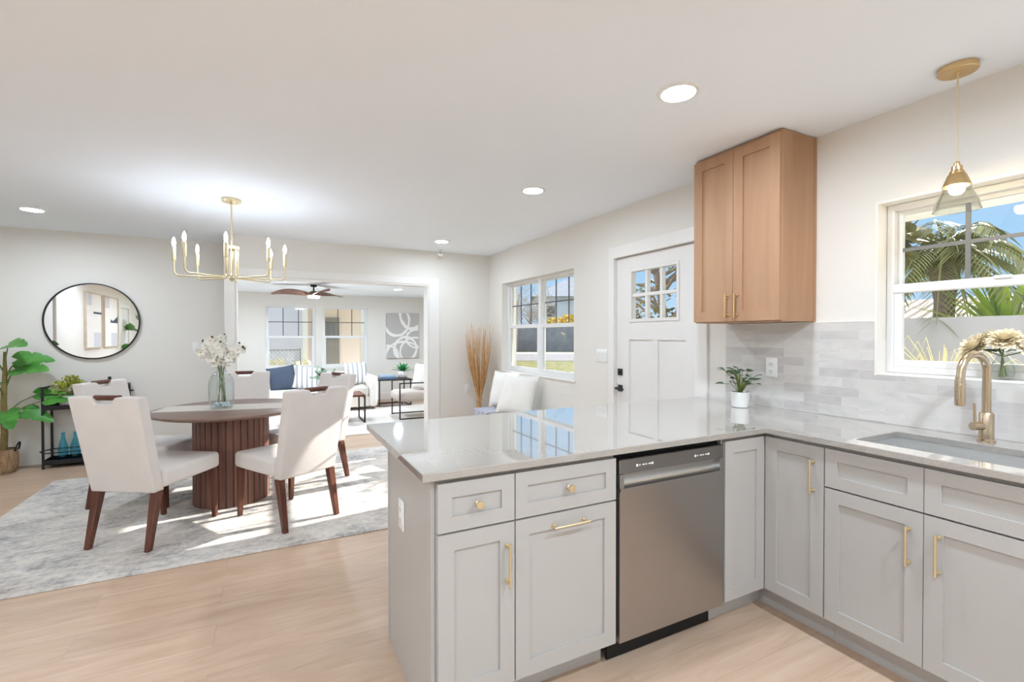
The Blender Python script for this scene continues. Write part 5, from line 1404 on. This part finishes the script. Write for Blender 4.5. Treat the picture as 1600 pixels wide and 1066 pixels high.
p = onpix(880, 52); sh = thing('shrub', 'yellow flowering shrub in front of the blue house across the street', 'shrub', (p.x, p.y, GZ))
mb = MB()
for k in range(7): mb.blob((random.uniform(-2.2, 2.2), random.uniform(-0.6, 0.6), 2.6 + random.uniform(-0.2, 0.5)), random.uniform(0.7, 1.0), (1.2, 1, 0.9), 0.7, 3.0, k, 4)
mb.build('foliage', 'shrub_yellow', sh, smooth=0)
mb = MB()
for k in range(5): mb.tube([(k * 0.2 - 0.4, 0, 0), (k * 0.6 - 1.2, 0, 2.5)], 0.05, 6)
mb.build('stem', 'bark', sh)

# kitchen window view: eave, garden wall, palm, tiled house, agave, grasses
MB().prism([(WT, 2.38), (1.95, 2.30), (1.95, 2.52), (WT, 2.70)], -5, 0.75, 'Y').build('roof_soffit', 'soffit_cream', kind='structure', smooth=0)
MB().prism([(WT, 2.46), (0.80, 2.36), (0.80, 2.54), (WT, 2.66)], 0.75, YW, 'Y').build('roof_eave', 'soffit_cream', kind='structure', smooth=0)
gw = MB().box((6.0, -3.5, GZ), (6.2, 9.5, 1.62)).build('garden_wall', 'stucco_grey', smooth=0); tag(gw, 'pale grey stucco garden wall outside the kitchen window', 'wall')
p = onpix(1474, 8.0); pm = thing('palm_tree', 'palm with thick grey trunk and hanging fronds behind the garden wall', 'palm tree', (p.x, p.y, GZ))
mb = MB(); mb.tube([(0, 0, 0), (0, 0, 1.2), (0.02, 0, 2.2), (0, 0, 2.9)], [0.17, 0.13, 0.14, 0.24], 14); mb.build('trunk', 'bark', pm)
mb = MB(); random.seed(41)
for k in range(36):
    a = 2 * PI * k * 0.381966; el = 1.15 - 1.75 * (k / 36.0); L = random.uniform(1.3, 1.9); pts = []
    for i in range(9):
        t_ = i / 8; hr = L * t_ * math.cos(el) * (1 - 0.15 * t_); pts.append(V((math.cos(a) * hr, math.sin(a) * hr, 3.0 + L * t_ * math.sin(el) - 0.65 * L * t_ * t_)))
    mb.tube(pts, [0.03, 0.025, 0.02, 0.018, 0.016, 0.013, 0.01, 0.008, 0.004], 5)
    for i in range(1, 9):
        for j in range(3):
            q = pts[i - 1].lerp(pts[i], j / 3.0); tg = (pts[i] - pts[i - 1]).normalized(); sd_ = tg.cross(V((0, 0, 1))).normalized()
            for s_ in (-1, 1): mb.leaf(q, sd_ * s_ + tg * 0.7 + V((0, 0, -0.25)), V((0, 0, 1)), random.uniform(0.28, 0.42), 0.035, 0.5, 0.2, 3)
mb.build('fronds', 'palm_frond', pm)
p = onpix(1440, 17); th_ = thing('house', 'low house with ribbed clay tile roof beyond the garden wall', 'house', (p.x, p.y, GZ), math.radians(0))
MB().box((0, -9, 0), (7, 4.4, 1.9)).build('wall', 'stucco_white', th_, smooth=0)
mb = MB(); b_ = bmesh.new(); vs_ = [b_.verts.new(p_) for p_ in ((-0.5, -9.5, 1.85), (-0.5, 4.9, 1.85), (7.5, 4.9, 1.85), (7.5, -9.5, 1.85), (3.5, -6, 3.1), (3.5, 2.4, 3.1))]
for f in ((0, 4, 5, 1), (1, 5, 2), (2, 5, 4, 3), (3, 4, 0), (0, 1, 2, 3)): b_.faces.new([vs_[i] for i in f])
bmesh.ops.recalc_face_normals(b_, faces=b_.faces[:]); mb._merge(b_); mb.build('roof', 'roof_tile', th_, smooth=0)
def rosette(px, depth, base_z, n, L, wd, label, name, cat, mat, seed, group=None, el0=0.2):
    p = onpix(px, depth); r = thing(name, label, cat, (p.x, p.y, GZ), 0, group); random.seed(seed); mb = MB()
    for k in range(n):
        a = 2 * PI * k * 0.381966; el = el0 + (1.45 - el0) * ((k + 0.5) / n); d = V((math.cos(a) * math.cos(el), math.sin(a) * math.cos(el), math.sin(el)))
        mb.leaf(V((d.x * 0.06, d.y * 0.06, base_z)), d, V((-d.x, -d.y, 1)), L * random.uniform(0.8, 1.1), wd, 0.35, 0.3, 8)
    mb.build('leaves', mat, r)
    MB().tube([(0, 0, 0), (0, 0, base_z)], [0.12, 0.09], 10).build('trunk', 'bark', r)
rosette(1570, 7.4, 1.55, 46, 1.35, 0.11, 'large bright green sword-leaf plant rising behind the garden wall', 'yucca', 'plant', 'agave_green', 51)
rosette(1660, 8.4, 1.9, 40, 1.6, 0.13, 'bright green sword-leaf plant at the far right of the kitchen window view', 'yucca', 'plant', 'agave_green', 52)
p = onpix(1470, 4.6); og = thing('ornamental_grass', 'clump of pale dry grass in front of the garden wall', 'grass clump', (p.x, p.y, GZ))
mb = MB(); random.seed(61)
for k in range(150):
    a = random.uniform(0, 2 * PI); L = random.uniform(0.9, 1.75); sp2 = random.uniform(0.1, 0.85)
    p1 = V((math.cos(a) * sp2 * 0.35, math.sin(a) * sp2 * 0.35, L * 0.75)); p2 = V((math.cos(a) * sp2, math.sin(a) * sp2, L * 0.92)); p3 = V((math.cos(a) * sp2 * 1.35, math.sin(a) * sp2 * 1.35, L * 0.82))
    mb.tube([(math.cos(a) * 0.05, math.sin(a) * 0.05, 0), p1, p2, p3], [0.006, 0.005, 0.004, 0.001], 4)
mb.build('blades', 'dry_grass', og)

# tree outside the entry door
def leafy_tree(px, depth, h, label, seed, crown_z, crown_r, nleaf, lean=(0, 0), mat='tree_leaf', lsz=0.16, tr=0.16):
    p = onpix(px, depth); r = thing('leafy_tree', label, 'tree', (p.x, p.y, GZ)); random.seed(seed); mb = MB(); lf = MB()
    base = V((0, 0, 0)); top = V((lean[0], lean[1], h))
    mb.tube([base, base.lerp(top, 0.4) + V((0.05, 0, 0)), top], [tr, tr * 0.8, tr * 0.5], 9)
    for k in range(16):
        a = 2 * PI * k * 0.381966; d = V((math.cos(a), math.sin(a), random.uniform(0.1, 1.2))).normalized(); p0 = base.lerp(top, random.uniform(0.55, 1.0)); L = crown_r * random.uniform(0.6, 1.15); p1 = p0 + d * L
        mb.tube([p0, p0.lerp(p1, 0.5) + V((0, 0, 0.08)), p1], [tr * 0.35, tr * 0.22, 0.015], 6)
        for j in range(nleaf):
            q = p0.lerp(p1, random.uniform(0.35, 1.05)) + V((random.gauss(0, 0.16), random.gauss(0, 0.16), random.gauss(0, 0.16))); e = V((random.uniform(-1, 1), random.uniform(-1, 1), random.uniform(-0.8, 0.8)))
            lf.leaf(q, e, V((random.uniform(-1, 1), random.uniform(-1, 1), 1)), lsz, lsz * 0.5, 0.2, 0.2, 4)
    mb.build('trunk', 'bark', r); lf.build('leaves', mat, r)
leafy_tree(1066, 8.0, 2.9, 'dark-trunked tree with sparse leaves seen through the entry door lites', 71, 3, 1.4, 16, (-0.55, 0.1), 'tree_leaf', 0.12, 0.10)
leafy_tree(1008, 14.5, 1.7, 'bushy olive-leaved tree low in the entry door lites', 72, 2, 1.5, 90, (0.1, 0.0), 'tree_leaf', 0.17, 0.08)

leafy_tree(1250, 5.5, 3.1, 'unseen small dense tree added outside to shade the entry door lites', 73, 3, 0.95, 190, (0, 0), 'tree_leaf', 0.2, 0.07)  # hidden from the camera, added to block sun through the door lites

# neighbour behind the far room windows
nb = thing('neighbour_house', 'peach stucco house with grey louvred door behind the far room window', 'house', (0, 0, 0))
mb = MB(); mb.box((-2.3, 12.3, GZ), (0.9, 12.5, 3.2)); mb.build('wall', 'stucco_peach', nb, smooth=0)
MB().box((-2.1, 11.0, 2.35), (0.9, 12.35, 2.5)).build('porch_roof', 'soffit_cream', nb, smooth=0)
for x in (-1.98, -0.62): MB().box((x - 0.06, 11.1, GZ), (x + 0.06, 11.22, 2.35)).build('post', 'trim_white', nb, smooth=0)
dr = MB().box((-1.72, 12.24, GZ + 0.1), (-1.05, 12.3, 1.85)).build('door', 'louver_grey', nb, smooth=0)
mb = MB()
for k in range(4): mb.box((-1.62 + k * 0.13, 12.22, 1.25), (-1.54 + k * 0.13, 12.24, 1.7))
mb.build('louvre', 'hedge_grey', dr, smooth=0)
MB().box((-2.1, 11.0, GZ), (0.9, 12.3, GZ + 0.12)).build('porch_step', 'concrete', nb, smooth=0)
ws = thing('shed', 'plain white stucco wall of a shed behind the left far room window', 'shed', (0, 0, 0))
MB().box((-7, 11.6, GZ), (-1.93, 11.8, 3.2)).build('wall', 'stucco_white', ws, smooth=0)
MB().box((-7.2, 11.3, 3.2), (-1.95, 14, 3.3)).build('roof', 'roof_grey', ws, smooth=0)
cf_ = thing('chain_link_fence', 'galvanised chain-link fence panel outside the left far room window', 'fence', (0, 0, 0))
FX0, FX1, FY = -3.6, -2.12, 10.3
for x in (FX0, -2.85, FX1): MB().tube([(x, FY, GZ), (x, FY, 1.08)], 0.022, 10).build('post', 'galvanised', cf_)
MB().tube([(FX0, FY, 1.05), (FX1, FY, 1.05)], 0.016, 8).build('top_rail', 'galvanised', cf_)
mb = MB(); sp3 = 0.08; hgt = 1.04 - GZ
k = -hgt
while k < (FX1 - FX0):
    for s_ in (1, -1):
        x0_, z0_ = FX0 + k, GZ; x1_, z1_ = FX0 + k + hgt, GZ + hgt
        if x0_ < FX0: z0_ += FX0 - x0_; x0_ = FX0
        if x1_ > FX1: z1_ -= x1_ - FX1; x1_ = FX1
        if s_ < 0: x0_, x1_ = FX0 + FX1 - x0_, FX0 + FX1 - x1_
        if z1_ - z0_ > 0.02: mb.tube([(x0_, FY + 0.003 * s_, z0_), (x1_, FY + 0.003 * s_, z1_)], 0.0035, 4)
    k += sp3
mb.build('mesh', 'galvanised', cf_, smooth=0)
pb = MB()
for k in range(6): pb.blob((-3.35 + k * 0.25, 10.75, GZ + 0.55 + 0.15 * (k % 2)), 0.28, (1, 0.8, 1.2), 0.6, 3.0, k + 20, 3)
o = pb.build('shrub', 'dry_grass', smooth=0); tag(o, 'pale dry shrub growing behind the chain-link fence', 'shrub')
